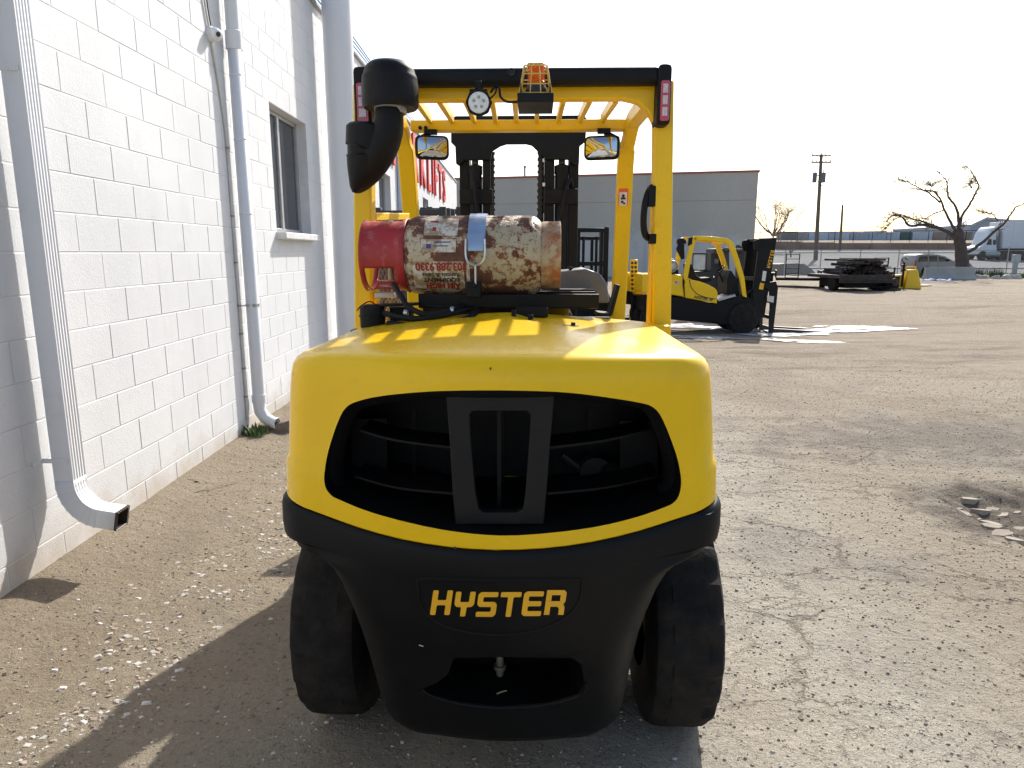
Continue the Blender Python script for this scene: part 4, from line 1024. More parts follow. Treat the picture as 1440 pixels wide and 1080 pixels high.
# tank cradle --------------------------------------------------------
TZ=1.578; TY=2.45; TR=.137
g=MB(); ra=L(588,434,2.36); rb_=L(842,413,2.36)
prof=[(2.36,ra.z+.004),(2.365,ra.z),(2.52,ra.z),(2.525,ra.z+.05),(2.515,ra.z+.05),(2.51,ra.z+.012),(2.375,ra.z+.012),(2.372,rb_.z-.004),(2.364,rb_.z),(2.357,rb_.z-.003)]
g.prism(prof,ra.x,rb_.x,'x'); cr=g.build('tank_cradle',BLK,fk,bevel=.002)
g=MB(); q=L(868,400,2.45); q2=L(857,442,2.45); g.bar(q,q2,.012,.09,(0,1,0)); g.bar(q2,L(838,440,2.45),.09,.012,(0,0,1)); g.build('end_stop',BLK,cr,loc=(0,0,0),bevel=.002)
for (x0,x1,y0,y1,Y,nm) in ((725,771,433,446,2.24,'latch_box'),(719,725,437,455,2.16,'pivot_post'),(742,750,443,457,2.12,'pivot_post'),(690,720,432,438,2.42,'latch_plate')):
    A=L(x0,y1,Y);B=L(x1,y0,Y); g=MB(); g.box(A.x,B.x,Y,Y+.05,A.z,B.z); g.build(nm,BLK,cr,loc=(0,0,0),bevel=.004)
g=MB(); g.bar(L(712,453,2.12),L(813,460,2.04),.03,.007); g.lathe([(.007,0),(.007,.01)],L(806,458,2.05),n=8); g.lathe([(.008,0),(.012,.0),(.012,.012)],L(747,455.5,2.10),n=10); g.build('swing_arm',BLK,cr,loc=(0,0,0),bevel=.001)
g=MB(); A=L(655,418,2.31);B=L(676,396,2.31); g.box(A.x,B.x,2.305,2.33,A.z,B.z); g.lathe([(.008,0),(.008,.012)],L(667,401,2.303),(0,-1,0),8); g.build('latch_anchor',BLK,cr,loc=(0,0,0),bevel=.003)
# strap band round the tank
def tpatch(mb,x0,x1,a0,a1,r,n=10,t=.0):
    vs=[]
    for i in range(n+1):
        a=R(a0+(a1-a0)*i/n)
        for x in (x0,x1): vs.append((x,TY-math.cos(a)*r,TZ+math.sin(a)*r))
    fs=[(2*i,2*i+1,2*i+3,2*i+2) for i in range(n)]
    if t:
        k=len(vs)
        for i in range(n+1):
            a=R(a0+(a1-a0)*i/n)
            for x in (x0,x1): vs.append((x,TY-math.cos(a)*(r-t),TZ+math.sin(a)*(r-t)))
        fs+=[tuple(k+j for j in reversed(f)) for f in fs]+[(2*i,2*i+2,k+2*i+2,k+2*i) for i in range(n)]+[(2*i+1,k+2*i+1,k+2*i+3,2*i+3) for i in range(n)]+[(0,k,k+1,1),(2*n,2*n+1,k+2*n+1,k+2*n)]
    return mb.add(vs,fs)
sx0,sx1=L(657,340,2.31).x,L(682,340,2.31).x
g=MB(); tpatch(g,sx0,sx1,8,230,TR+.007,26,.004); sb=g.build('strap_band',BLUST,cr,loc=(0,0,0))
g=MB(); tpatch(g,sx0+.002,sx1-.004,6,27,TR+.017,6,.009); g.build('buckle',BLUST,cr,loc=(0,0,0),bevel=.002)
g=MB(); yy=TY-TR-.018; xa,xb=sx0-.004,sx1; za,zb=L(660,336,2.31).z,L(660,373,2.31).z
g.tube(smooth_path([(xa,yy+.004,za),(xa,yy,zb+.03),(xa+.012,yy,zb+.006),((xa+xb)/2,yy,zb),(xb-.012,yy,zb+.006),(xb,yy,zb+.03),(xb,yy+.004,za)],5),.0035,6); g.tube([((xa+xb)/2,yy,zb),((xa+xb)/2,yy-.001,L(667,400,2.31).z)],.0032,6); g.build('wire_loop',STEEL,cr,loc=(0,0,0))
# regulator, hoses, perforated guard at the left of the hood
Yr_=2.34
g=MB(); q=L(524,446,Yr_); g.lathe([(.040,-.035),(.042,-.03),(.042,.0),(.045,.002),(.045,.008),(.042,.010),(.042,.035),(.030,.040),(0,.041)],(q.x,q.y,q.z),n=24); g.build('fuel_regulator',BLKD,fk)
g=MB(); g.bar(L(495,465.5,2.30),L(548,461,2.30),.05,.010); g.bar(L(512,430,2.34),L(590,427,2.36),.06,.008); g.box(L(548,455,2.38).x,L(578,455,2.38).x,2.37,2.43,L(548,455,2.38).z,L(548,432,2.38).z); g.build('regulator_bracket',BLK,fk,bevel=.002)
hs=[([(540,440,2.3),(560,446,2.28),(590,448,2.27),(625,443,2.28),(655,436,2.33),(668,432,2.38)],.0095),([(545,455,2.27),(575,459,2.25),(610,458,2.24),(640,453,2.26),(662,446,2.28),(670,436,2.33)],.0115),([(553,400,2.40),(563,415,2.34),(575,432,2.29),(600,442,2.27),(630,438,2.29),(650,430,2.35)],.0095),([(530,430,2.33),(520,424,2.31),(508,430,2.29),(502,437,2.28)],.0022),([(556,447,2.30),(552,455,2.27),(558,461,2.25),(585,463,2.22)],.006),([(600,430,2.37),(630,432,2.36),(655,434,2.36)],.006)]
for pts,r_ in hs:
    g=MB(); g.tube(smooth_path([L(*p) for p in pts],5),r_,8); g.build('hose',BLKD,fk)
for x,y,Y in ((571,440,2.29),(636,436,2.30),(600,458,2.245)):
    g=MB(); q=L(x,y,Y); g.lathe([(.012,-.006),(.013,0),(.012,.006)],q,(1,-.1,-.1),12); g.build('hose_clamp',STEEL,fk)
g=MB(); q=L(546,452,2.72); zt_=L(546,345,2.72).z; zb_=L(546,455,2.72).z; g.lathe([(.040,0),(.040,zt_-zb_)],(q.x,2.75,zb_),n=20); ex=g.build('exhaust_pipe',pm('exhaust_grey',(.22,.22,.22),.5,.5),fk)
g=MB(); Hh=zt_-zb_
for k in range(16):
    for s in (1,-1):
        g.tube([(q.x+.044*math.cos(2*PI*k/16+s*t*.45),2.75+.044*math.sin(2*PI*k/16+s*t*.45),zb_+Hh*t/8) for t in range(9)],.0022,4,cap=False)
g.build('perforated_guard',ALU,ex,loc=(0,0,0),smooth=0,kind='stuff')
g=MB(); g.bar(L(528,415,2.66),L(556,415,2.66),.05,.02); g.build('guard_band',ALU,ex,loc=(0,0,0),bevel=.003)

# mast ---------------------------------------------------------------
YM=4.32
mast_parts=MB()
def mbar(px0,px1,py0,py1,Y,d,name='mast_rail',mat=BLK,bev=.004):
    A=L(px0,py1,Y);B=L(px1,py0,Y); g=MB(); g.box(A.x,B.x,Y,Y+d,A.z,B.z); return g.build(name,mat,fk,bevel=bev)
for (a,b_) in ((646,660),(799,813)):
    A=L(a,300,YM);B=L(b_,300,YM); zt_=L(a,172,YM).z; g=MB(); g.box(A.x,B.x,YM+.02,YM+.16,.16,zt_); g.build('outer_mast_rail',BLK,fk,bevel=.005)
for (a,b_) in ((679,690),(765,779)):
    A=L(a,300,YM);B=L(b_,300,YM); zt_=L(a,176,YM).z; g=MB(); g.box(A.x,B.x,YM+.0,YM+.12,.2,zt_); g.build('inner_mast_rail',BLK,fk,bevel=.004)
for px in (669,789):
    q=L(px,300,YM+.05); zt_=L(px,172,YM).z; zc_=L(px,235,YM).z
    g=MB(); g.cyl((q.x,YM+.03,.3),(q.x,YM+.03,zc_),.040,16); g.lathe([(.044,0),(.044,.05),(.02,.06)],(q.x,YM+.03,zc_-.04),n=16); cy_=g.build('lift_cylinder',BLK,fk)
    g=MB(); g.cyl((q.x,YM+.03,zc_),(q.x,YM+.03,zt_),.020,12); g.build('cylinder_rod',pm('rod_dull',(.06,.06,.065),.35,.5),cy_,loc=(0,0,0))
    g=MB(); s=1 if px>720 else -1
    q1=L(px+s*12,258,YM-.05); q2=L(px-s*0,330,YM-.06)
    g.tube(smooth_path([L(px-s*6,262,YM-.02),L(px-s*3,254,YM-.04),L(px-s*-1,262,YM-.05),L(px+s*-3,300,YM-.06),L(px+s*-12,345,YM-.05),L(px-s*18,400,YM-.03)],5) if s<0 else smooth_path([L(805,262,YM-.02),L(802,253,YM-.04),L(797,262,YM-.05),L(790,290,YM-.06),L(780,330,YM-.05),L(775,400,YM-.03)],5),.011,8); g.build('mast_hose',BLKD,fk)
    g=MB(); q=L(px,275,YM-.03); g.box(q.x-.10,q.x+.10,YM-.03,YM-.01,q.z-.05,q.z+.04); g.build('clamp_plate',BLKD,fk,bevel=.006)
cx0,cx1=L(636,180,YM).x,L(824,180,YM).x
def M2(x,y): p=L(x,y,YM-.02); return (p.x,p.z)
g=MB(); g.prism([M2(640,163),(M2(820,163)),M2(825,168),M2(823,200),M2(815,206),M2(814,232),M2(806,233),M2(800,225),M2(770,225),M2(757,214),M2(748,205),M2(740,203),M2(712,203),M2(703,206),M2(692,213),M2(690,225),M2(652,225),M2(645,233),M2(641,230),M2(640,206),M2(634,200),M2(634,168)],YM-.03,YM-.002)
g.build('crosshead_plate',BLK,fk,bevel=.004)
g=MB(); A=L(636,178,YM);B=L(824,163,YM); g.box(A.x,B.x,YM+.0,YM+.2,A.z,B.z); g.build('top_crossbar',PLAST,fk,bevel=.015,seg=3)
for s,px in ((-1,692),(1,759)):
    g=MB(); q=L(px,300,YM+.03); zt_=L(px,215,YM).z; z=1.1; i=0
    while z<zt_:
        w=.012 if i%2 else .017; g.box(q.x-w,q.x+w,YM+.05,YM+.065,z,z+.017); z+=.0185; i+=1
    g.build('lift_chain',pm('chain_dark',(.035,.035,.036),.45,.4),fk,smooth=0)
g=MB(); A=L(757,420,YM+.05); g.box(A.x-.006,A.x+.03,YM+.07,YM+.1,1.1,L(757,215,YM).z); g.build('chain_guide',BLK,fk)
g=MB(); g.tube([L(765,300,YM+.04),L(765,345,YM+.04),L(765,420,YM+.04)],.004,6); g.lathe([(.009,0),(.009,.02)],L(765,262,YM),n=8); g.lathe([(.009,0),(.009,.02)],L(765,228,YM),n=8); g.build('chain_anchor',STEEL,fk)
g=MB(); g.box(-.34,.42,YM+.0,YM+.02,.9,1.12) ; g.box(-.32,.40,YM+.02,YM+.1,.25,.4); g.build('mast_crossmember',BLK,fk,bevel=.004)
g=MB()
for z in (.12,.5): g.box(-.5,.55,YM+.2,YM+.26,z,z+.12)
for x in (-.3,0.02,.35): g.box(x-.02,x+.02,YM+.2,YM+.24,.24,1.12)
for x in (-.69,.69,-.5,.5): g.box(x-.02,x+.02,YM+.265,YM+.30,.25,1.12)
g.box(-.71,.71,YM+.265,YM+.30,1.12,1.17)
g.box(-.71,-.45,YM+.27,YM+.29,.6,1.12)
g.build('fork_carriage',BLK,fk,bevel=.004)
for x in (-.32,.36):
    g=MB(); g.prism([(YM+.262,.62),(YM+.262,.10),(YM+.28,.05),(YM+1.45,.045),(YM+1.45,.06),(YM+.32,.095),(YM+.30,.62)],x-.065,x+.065,'x'); g.build('fork',BLK,fk,bevel=.003)

# steering column + wheel, tilt cylinders (mostly hidden)
g=MB(); g.cyl((.0,3.72,.95),(.0,3.50,1.22),.03,12); g.tube([(.0+.17*math.cos(a*PI/12),3.47+.17*math.sin(a*PI/12)*.9,1.235+.17*math.sin(a*PI/12)*.35) for a in range(25)],.012,8,cap=False); g.build('steering_wheel',BLK,fk)

# LPG tank -------------------------------------------------------------
tw=l2w((-.12,TY,TZ-TR)); tank=empty('gas_cylinder',tuple(tw),YAW,'rusty cream gas cylinder with red collar lying strapped across the back of the big forklift','gas cylinder')
tank['off']=(.12,-TY,-(TZ-TR))
def rust_mat():
    m,nt,b=nodes('rusty_cream_paint'); v=obj_pos(nt)
    n1=nz(nt,11,10,.74,v).outputs['Fac']; n2=nz(nt,3.2,6,.6,v).outputs['Fac']; n3=nz(nt,30,8,.75,v).outputs['Fac']; n4=nz(nt,75,6,.7,v).outputs['Fac']
    c=mix(nt,ramp(nt,n2,[(.35,0.),(.7,1.)]),(.40,.35,.24),(.50,.455,.345))
    c=mix(nt,ramp(nt,n3,[(.48,0.),(.68,.7)]),c,(.36,.25,.10))
    c=mix(nt,ramp(nt,n4,[(.55,0.),(.61,.85)]),c,(.15,.085,.04))
    s=maths(nt,'ADD',maths(nt,'MULTIPLY',n1,.65),maths(nt,'MULTIPLY',n2,.35))
    edge=ramp(nt,s,[(.498,0.),(.512,1.)]); c=mix(nt,edge,c,(.27,.085,.03))
    core_=ramp(nt,s,[(.512,0.),(.525,1.)]); dk=mix(nt,ramp(nt,n3,[(.4,0.),(.6,1.)]),(.075,.03,.022),(.13,.06,.042)); c=mix(nt,core_,c,dk)
    lk(nt,c,b.inputs['Base Color']); lk(nt,maths(nt,'ADD',.42,maths(nt,'MULTIPLY',edge,.4)),b.inputs['Roughness'])
    bump(nt,b,maths(nt,'ADD',maths(nt,'MULTIPLY',edge,-.6),maths(nt,'MULTIPLY',n4,.5)),.5,.0025); return m
RSTY=rust_mat()
def rust2():
    m,nt,b=nodes('rusty_foot_ring'); v=obj_pos(nt)
    n1=nz(nt,16,8,.7,v).outputs['Fac']; n3=nz(nt,60,6,.7,v).outputs['Fac']
    c=mix(nt,ramp(nt,n1,[(.42,0.),(.58,1.)]),(.42,.36,.25),(.33,.12,.045)); c=mix(nt,ramp(nt,n3,[(.58,0.),(.66,.8)]),c,(.11,.05,.03))
    lk(nt,c,b.inputs['Base Color']); b.inputs['Roughness'].default_value=.7; bump(nt,b,n3,.5,.003); return m
bx0,bx1=-.355,.118
def rnd(x,s,r=TR,e=.055): return [(r*(1-.62*(1-math.sin(t*PI/2/7))**1.6),x+s*e*(1-math.cos(t*PI/2/7))) for t in range(8)]
prof=[(.0,bx0+.002),(.085,bx0+.003)]
for t in range(8):
    a=t/7*PI/2; prof.append((TR-.045+.045*math.sin(a),bx0+.045*(1-math.cos(a))))
prof+= [(TR,(bx0+bx1)/2-.03),(TR+.0012,(bx0+bx1)/2-.028),(TR+.0012,(bx0+bx1)/2-.022),(TR,(bx0+bx1)/2-.02)]
for t in range(8):
    a=PI/2-t/7*PI/2; prof.append((TR-.05+.05*math.sin(a),bx1-.05*(1-math.cos(a))))
prof+=[(.06,bx1-.001),(0,bx1)]
g=MB(); g.lathe(prof,(0,TY,TZ),(1,0,0),64,cap=False); g.build('tank_body',RSTY,tank,smooth=40)
g=MB(); g.lathe([(.112,bx1-.012),(.117,bx1+.0),(.117,bx1+.048),(.119,bx1+.056),(.115,bx1+.058),(.111,bx1+.05),(.108,bx1-.012)],(0,TY,TZ),(1,0,0),56,cap=False); g.build('foot_ring',rust2(),tank,smooth=30)
# collar: shell with cut-outs
g=MB(); N=72; xs_=[-.502,-.498,-.485,-.47,-.455,-.44,-.42,-.40,-.386,-.372,-.350]; vs=[]
for x in xs_:
    for j in range(N):
        a=2*PI*j/N; r_=.116+(.004 if x<-.49 else 0)+(.010*max(0,(x+.372)/.022) if x>-.372 else 0); vs.append((x,TY-math.cos(a)*r_,TZ+math.sin(a)*r_))
fs=[]
for i in range(len(xs_)-1):
    xm=(xs_[i]+xs_[i+1])/2
    for j in range(N):
        a=(j+.5)*360/N; a=a-360 if a>180 else a
        if -.488<xm<-.388 and (-100<a<-20): continue
        if -.47<xm<-.40 and (85<a<150): continue
        if -.485<xm<-.44 and (-175<a<-130): continue
        fs.append((i*N+j,i*N+(j+1)%N,(i+1)*N+(j+1)%N,(i+1)*N+j))
g.add(vs,fs); o=g.build('collar',REDP,tank,smooth=30); s=o.modifiers.new('t','SOLIDIFY'); s.thickness=.005; s.offset=0
g=MB(); g.lathe([(.03,0),(.028,.03),(.02,.032),(.018,.06),(.024,.062),(.024,.085),(.0,.086)],(bx0-.001,TY,TZ),(-1,0,0),16); g.cyl((bx0-.06,TY,TZ),(bx0-.06,TY-.02,TZ-.085),.011,10); g.cyl((bx0-.04,TY,TZ),(bx0-.04,TY+.02,TZ+.07),.010,10); g.build('service_valve',pm('brass_dull',(.32,.26,.16),.45,.6,.2,30),tank,bevel=.002)
# labels on the tank, all printed upside down as the tank lies
def lab(mb,x0,x1,a0,a1,off): 
    vs=[]; n=8
    for i in range(n+1):
        a=R(a0+(a1-a0)*i/n)
        for x in (x0,x1): vs.append((x,TY-math.cos(a)*(TR+off),TZ+math.sin(a)*(TR+off)))
    mb.add(vs,[(2*i,2*i+1,2*i+3,2*i+2) for i in range(n)])
def worn_label():
    m,nt,b=nodes('worn_white_label'); v=obj_pos(nt)
    n=nz(nt,22,9,.75,v).outputs['Fac']; n2=nz(nt,90,4,.7,v).outputs['Fac']
    c=mix(nt,ramp(nt,n,[(.47,0.),(.54,1.)]),(.62,.59,.53),(.33,.24,.15)); c=mix(nt,ramp(nt,n2,[(.58,0.),(.66,.8)]),c,(.13,.10,.12))
    lk(nt,c,b.inputs['Base Color']); b.inputs['Roughness'].default_value=.6
    return m
WL=worn_label()
def ang(y): return math.degrees(math.asin(max(-1,min(1,(360-y)/55.3))))
def tx(px): return L(px,360,2.32).x
for (x0,x1,y0,y1) in ((595,643,310,333),(592,641,338,355),(579,660,367,403)):
    g=MB(); lab(g,tx(x0),tx(x1),ang(y0),ang(y1),.0006); g.build('label_patch',WL,tank,smooth=40)
g=MB(); lab(g,tx(607),tx(612),ang(322),ang(327),.0012); lab(g,tx(603),tx(614),ang(313),ang(316),.0012); g.build('red_mark',REDTX,tank,smooth=0)
g=MB(); lab(g,tx(599),tx(606),ang(344),ang(350),.0012); lab(g,tx(610),tx(634),ang(341),ang(342.5),.0012); lab(g,tx(610),tx(630),ang(346),ang(347.5),.0012); g.build('blue_mark',pm('faded_blue_print',(.05,.06,.22),.6),tank,smooth=0)
def ttext(s,xr,xl,y_base,y_top,mat,bold=.0):
    """text rotated 180 degrees: starts at the right (xr), base line at photo row y_base (upper), tops at y_top"""
    me=text_mesh(s,1.0,0,bold=bold); xs=[v.co.x for v in me.vertices]; ys=[v.co.y for v in me.vertices]
    mnx,mxx,mny,mxy=min(xs),max(xs),0.0,max(ys)
    A,B=tx(xr),tx(xl); a0,a1=ang(y_base),ang(y_top)
    for v in me.vertices:
        u=(v.co.x-mnx)/(mxx-mnx); t=v.co.y/mxy; a=R(a0+(a1-a0)*t); r_=TR+.0016
        v.co=(A+(B-A)*u,TY-math.cos(a)*r_,TZ+math.sin(a)*r_)
    me.materials.clear(); me.materials.append(mat); o=bpy.data.objects.new('printed_text',me); COL.objects.link(o); o.parent=tank; o.location=tank['off']
ttext('303.288.9330',656,583,369,379.5,REDTX,.045)
ttext('Rentals & Sales',645,592,382.5,388,BLKTX,.02)
ttext('EQUIPMENT',645,593,389,394.3,BLKTX,.045)
ttext('AIM HIGH',646,596,395.5,403.5,REDTX,.06)
# ------------------------------------------------------------------ smaller side-on forklift at the puddle
Y2=15.0
def side_forklift(scale_ref=None):
    o_=at(1047,470,Y2); gz=ground_z(o_.x,Y2+.5)
    r=empty('forklift',(o_.x,Y2+.55,gz),0,'yellow and black forklift in side view, parked beside the melt water facing right','forklift')
    ox,oz=o_.x,gz; dz=gz-o_.z
    def S(x,y): p=at(x,y,Y2); return (p.x-ox,p.z-oz+dz)
    W0,W1=-.5,.55   # near and far side
    def pr(name,pts,mat,y0=W0,y1=W1,bev=.02,par=None,label=None):
        g=MB(); g.prism([S(*p) for p in pts],y0,y1); o=g.build(name,mat,par or r,loc=(0,0,0),bevel=bev,seg=2); return o
    pr('chassis',[(906,418),(940,417),(966,419),(1008,428),(1012,424),(1030,420),(1042,414),(1058,420),(1068,436),(1066,452),(1034,459),(1024,458),(1002,455),(945,450),(914,446),(906,438)],CAST)
    pr('hood',[(904,386),(930,385.5),(960,387),(965,394),(965,418),(940,414),(904,412)],YEL)
    pr('side_panel',[(968,391),(975,394),(985,396),(998,401),(1008,407),(1010,412),(1009,427.5),(964,419),(963,400)],YEL,W0-.02,W0+.3)
    pr('far_side_panel',[(968,391),(985,396),(1008,407),(1009,427.5),(964,419)],YEL,W1-.3,W1)
    g=MB(); g.tube(smooth_path([Vector((S(x,y)[0],W0-.022,S(x,y)[1])) for x,y in ((970,393),(972,403),(980,413),(992,418),(1008,421))],4),.008,5); g.tube([Vector((S(x,y)[0],W0-.004,S(x,y)[1])) for x,y in ((961,388),(961,402),(963.5,418))],.008,5); g.build('panel_gap',BLKTX,r,loc=(0,0,0))
    for y0 in (W0,W1-.07):
        g=MB(); pts=[S(965,418),S(964,395),S(969,368),(S(976,338)),S(979,334)]
        g.strip(pts,.10,y0,y0+.07); g.build('rear_post',YEL2,r,loc=(0,0,0),bevel=.01)
        g=MB(); pts=[S(977,334.5),S(1000,335.5),S(1022,338),S(1029,343),S(1037,365),S(1045,392),S(1049,421)]
        g.strip(pts,[.09,.09,.09,.11,.11,.10,.08],y0,y0+.07); g.build('front_leg',YEL2,r,loc=(0,0,0),bevel=.01)
    for k in range(8):
        q=S(982+k*6,336); g=MB(); g.box(q[0]-.012,q[0]+.012,W0+.07,W1-.07,q[1]-.015,q[1]+.015); g.build('roof_bar',YEL2,r,loc=(0,0,0))
    q=S(1026,340); g=MB(); g.box(q[0]-.1,q[0]-.02,W0+.07,W1-.07,q[1]-.05,q[1]+.02); g.build('front_beam',YEL2,r,loc=(0,0,0),bevel=.005)
    # seat and dash
    pr('seat',[(973,372),(977,370.5),(980,374),(985,388),(992,392),(1006,391),(1008,397),(996,398),(984,395),(975,393)],BLKD,-.2,.25,.02)
    pr('dash',[(1027,415),(1027,392),(1032,380),(1040,392),(1046,420)],BLKD,-.35,.4,.02)
    g=MB(); a=S(1022,383); cx_,cz_=a; ang_=R(55)
    g.tube([Vector((cx_+.17*math.cos(t*PI/10)*math.cos(ang_),.02+.17*math.sin(t*PI/10),cz_+.17*math.cos(t*PI/10)*math.sin(ang_))) for t in range(21)],.012,6,cap=False); b_=S(1030,405); g.cyl((cx_,.02,cz_),(b_[0],.02,b_[1]),.02,8); g.build('steering_wheel',BLK,r,loc=(0,0,0))
    pr('floor_step',[(1008,421),(1035,414),(1036,417),(1012,424)],ALU,W0,W0+.5,.005)
    # gas cylinder end-on
    q=S(947,374); t=empty('gas_cylinder',(ox+q[0],Y2+.55,gz+q[1]),0,'silver gas cylinder end-on on the back of the smaller side-on forklift','gas cylinder')
    g=MB(); g.lathe([(.0,-.38),(.10,-.38),(.15,-.33),(.155,-.28),(.155,.3),(.10,.36),(0,.37)],(0,0,0),(0,1,0),28,cap=False); g.build('tank_body',pm('silver_tank',(.62,.62,.60),.4,.2,.1,5,.2,(.4,.35,.3)),t,loc=(0,0,0))
    g=MB(); g.lathe([(.11,-.48),(.115,-.47),(.115,-.36),(.105,-.36),(.10,-.48)],(0,0,0),(0,1,0),28,cap=False); g.lathe([(.03,-.44),(.03,-.38)],(0,0,0),(0,1,0),12); g.build('collar',pm('silver_tank',(.6,.6,.6)),t,loc=(0,0,0))
    pr('tank_cradle',[(938,386),(938,380),(941,381),(944,384),(950,384),(955,381),(958,379),(958,386)],BLK,-.3,.3,.005)
    g=MB(); q=S(959,343); g.lathe([(.10,-.02),(.10,.06),(.07,.10),(0,.11)],(q[0]+.02,W0+.1,q[1]+.02),n=20); g.tube([(q[0]+.02,W0+.1,q[1]),(q[0]+.0,W0+.1,q[1]-.10),(q[0]+.07,W0+.1,q[1]-.32)],[.07,.09,.04],14); g.build('air_intake',PLAST,r,loc=(0,0,0))
    q=S(966,338); g=MB(); g.lathe([(.035,0),(.04,.02),(.035,.09),(0,.10)],(q[0],-.1,q[1]-.03),n=16); g.build('beacon',mat_simple('amber_far',(.9,.3,.03),.2),r,loc=(0,0,0))
    pr('tail_light',[(970,334),(975,333),(974,343),(969,346)],PLAST,W0-.01,W0+.08,.004)
    # mast leaning forward
    for y0 in (-.42,.36):
        g=MB(); g.prism([S(1072,335),S(1096,334),S(1078,448),S(1058,444)],y0,y0+.10); g.build('mast_rail',BLK,r,loc=(0,0,0),bevel=.01)
        g=MB(); g.prism([S(1064,338),S(1071,336),S(1073,345),S(1070,354),S(1065,352),S(1063,345)],y0,y0+.05); g.build('chain_wheel',BLK,r,loc=(0,0,0),bevel=.01)
    for (a,b_) in (((1073,335),(1095,340)),((1066,390),(1084,396)),((1060,440),(1078,446))):
        p,q=S(*a),S(*b_); g=MB(); g.box(p[0],q[0],-.32,.36,q[1],p[1]); g.build('mast_crossbar',BLK,r,loc=(0,0,0),bevel=.01)
    for y in (-.2,.2):
        g=MB(); a,b_=S(1083,342),S(1069,440); g.cyl((a[0],y,a[1]),(b_[0],y,b_[1]),.035,10); g.build('lift_cylinder',BLK,r,loc=(0,0,0))
    g=MB(); a,b_=S(1030,430),S(1070,405); g.cyl((a[0],-.3,a[1]),(b_[0],-.3,b_[1]),.03,8); g.build('tilt_cylinder',BLK,r,loc=(0,0,0))
    pr('load_backrest',[(1078,398),(1093,396),(1096,405),(1094,425),(1089,468),(1083,470),(1085,430),(1084,410),(1078,404)],BLK,-.48,-.42,.004)
    pr('load_backrest',[(1078,398),(1093,396),(1096,405),(1094,425),(1089,468),(1083,470),(1085,430),(1084,410),(1078,404)],BLK,.42,.48,.004)
    for z in (404,425,448,464):
        a=S(1090,z); g=MB(); g.box(a[0]-.03,a[0]+.02,-.42,.42,a[1]-.04,a[1]+.04); g.build('carriage_bar',BLK,r,loc=(0,0,0),bevel=.005)
    pr('carriage_bracket',[(1080,416),(1090,417),(1089,426),(1080,424)],pm('pale_metal',(.55,.53,.5),.5),-.50,-.485,.002)
    for y in (-.30,.30):
        a=S(1088,466); g=MB(); g.prism([(a[0]-.02,a[1]+.4),(a[0]+.02,a[1]+.4),(a[0]+.04,a[1]+.04),(a[0]+1.15,.035),(a[0]+1.15,.02),(a[0],.01)],y-.06,y+.06); g.build('fork',pm('fork_steel',(.05,.045,.04),.5,.5),r,loc=(0,0,0))
    # decals on the mast
    def mdec(a,b_,c,d,mat,nm): g=MB(); g.prism([S(*a),S(*b_),S(*c),S(*d)],-.426,-.4225); return g.build(nm,mat,r,loc=(0,0,0),smooth=0)
    mdec((1076,381),(1081,382),(1079,396),(1074,395),PAPER,'white_decal'); mdec((1072,398),(1078,399),(1076,408),(1070,407),DECY,'yellow_decal')
    tb=MB()
    # HYSTER reading down the mast
    a=Vector((S(1083.5,377)[0],0,S(1083.5,377)[1])); b_=Vector((S(1090.5,351)[0],0,S(1090.5,351)[1])); d=(b_-a); ln=d.length; d.normalize(); lf=Vector((-d.z,0,d.x))
    from mathutils.geometry import tessellate_polygon
    for i,ch in enumerate('HYSTER'):
        P=[a+d*(i*ln/6+x*ln/6.9)+lf*((y-.5)*.085) for x,y in hl(ch)]
        g=MB(); g.add([(p.x,-.4245,p.z) for p in P],[tuple(t) for t in tessellate_polygon([[Vector((x,y,0)) for x,y in hl(ch)]])]); g.build('letter',DECY,r,loc=(0,0,0),smooth=0)
    a=S(976,419.6); me=text_mesh('HYSTER 70',.085,.002,bold=.003); me.transform(Matrix(((1,0.25,0,0),(0,0,-1,0),(0,1,0,0),(0,0,0,1)))); me.transform(Matrix.Rotation(R(9),4,'Y')); me.materials.clear(); me.materials.append(BLKTX)
    o=bpy.data.objects.new('model_lettering',me); COL.objects.link(o); o.parent=r; o.location=(a[0],W0-.024,a[1])
    a=S(950,396); g=MB(); g.box(a[0],a[0]+.10,W0-.003,W0-.001,a[1]-.06,a[1]+.0); fl=g.build('flag_sticker',pm('flag_pink',(.62,.45,.48),.5),r,loc=(0,0,0),smooth=0)
    g=MB(); g.box(a[0],a[0]+.04,W0-.005,W0-.0035,a[1]-.03,a[1]); g.build('flag_canton',pm('flag_blue',(.08,.1,.3),.5),fl,loc=(0,0,0),smooth=0)
    tyre2(r,S(1046,447)[0],0.34,W0-.06,W0+.22,.345); tyre2(r,S(1046,447)[0],.34,W1-.22,W1+.06,.345)
    tyre2(r,S(922,440)[0],.31,W0+.02,W0+.24,.30); tyre2(r,S(922,440)[0],.31,W1-.24,W1-.02,.30)
    return r
def tyre2(r,x,z,y0,y1,rad,par=None):
    g=MB(); w=y1-y0; m=rad
    g.lathe([(m*.55,0),(m*.8,-.005),(m*.93,.01),(m,.05),(m,w-.05),(m*.93,w-.01),(m*.8,w+.005),(m*.55,w)],(x,y0,z),(0,1,0),40,cap=True)
    wh_=g.build('wheel',RUB,r,loc=(0,0,0),smooth=40)
    g=MB(); g.lathe([(m*.56,-.004),(m*.5,-.004),(m*.48,.03),(m*.2,.04),(m*.18,-.01),(0,-.01)],(x,y0,z),(0,1,0),24,cap=False); g.build('rim',BLKD,wh_,loc=(0,0,0))
side_forklift()

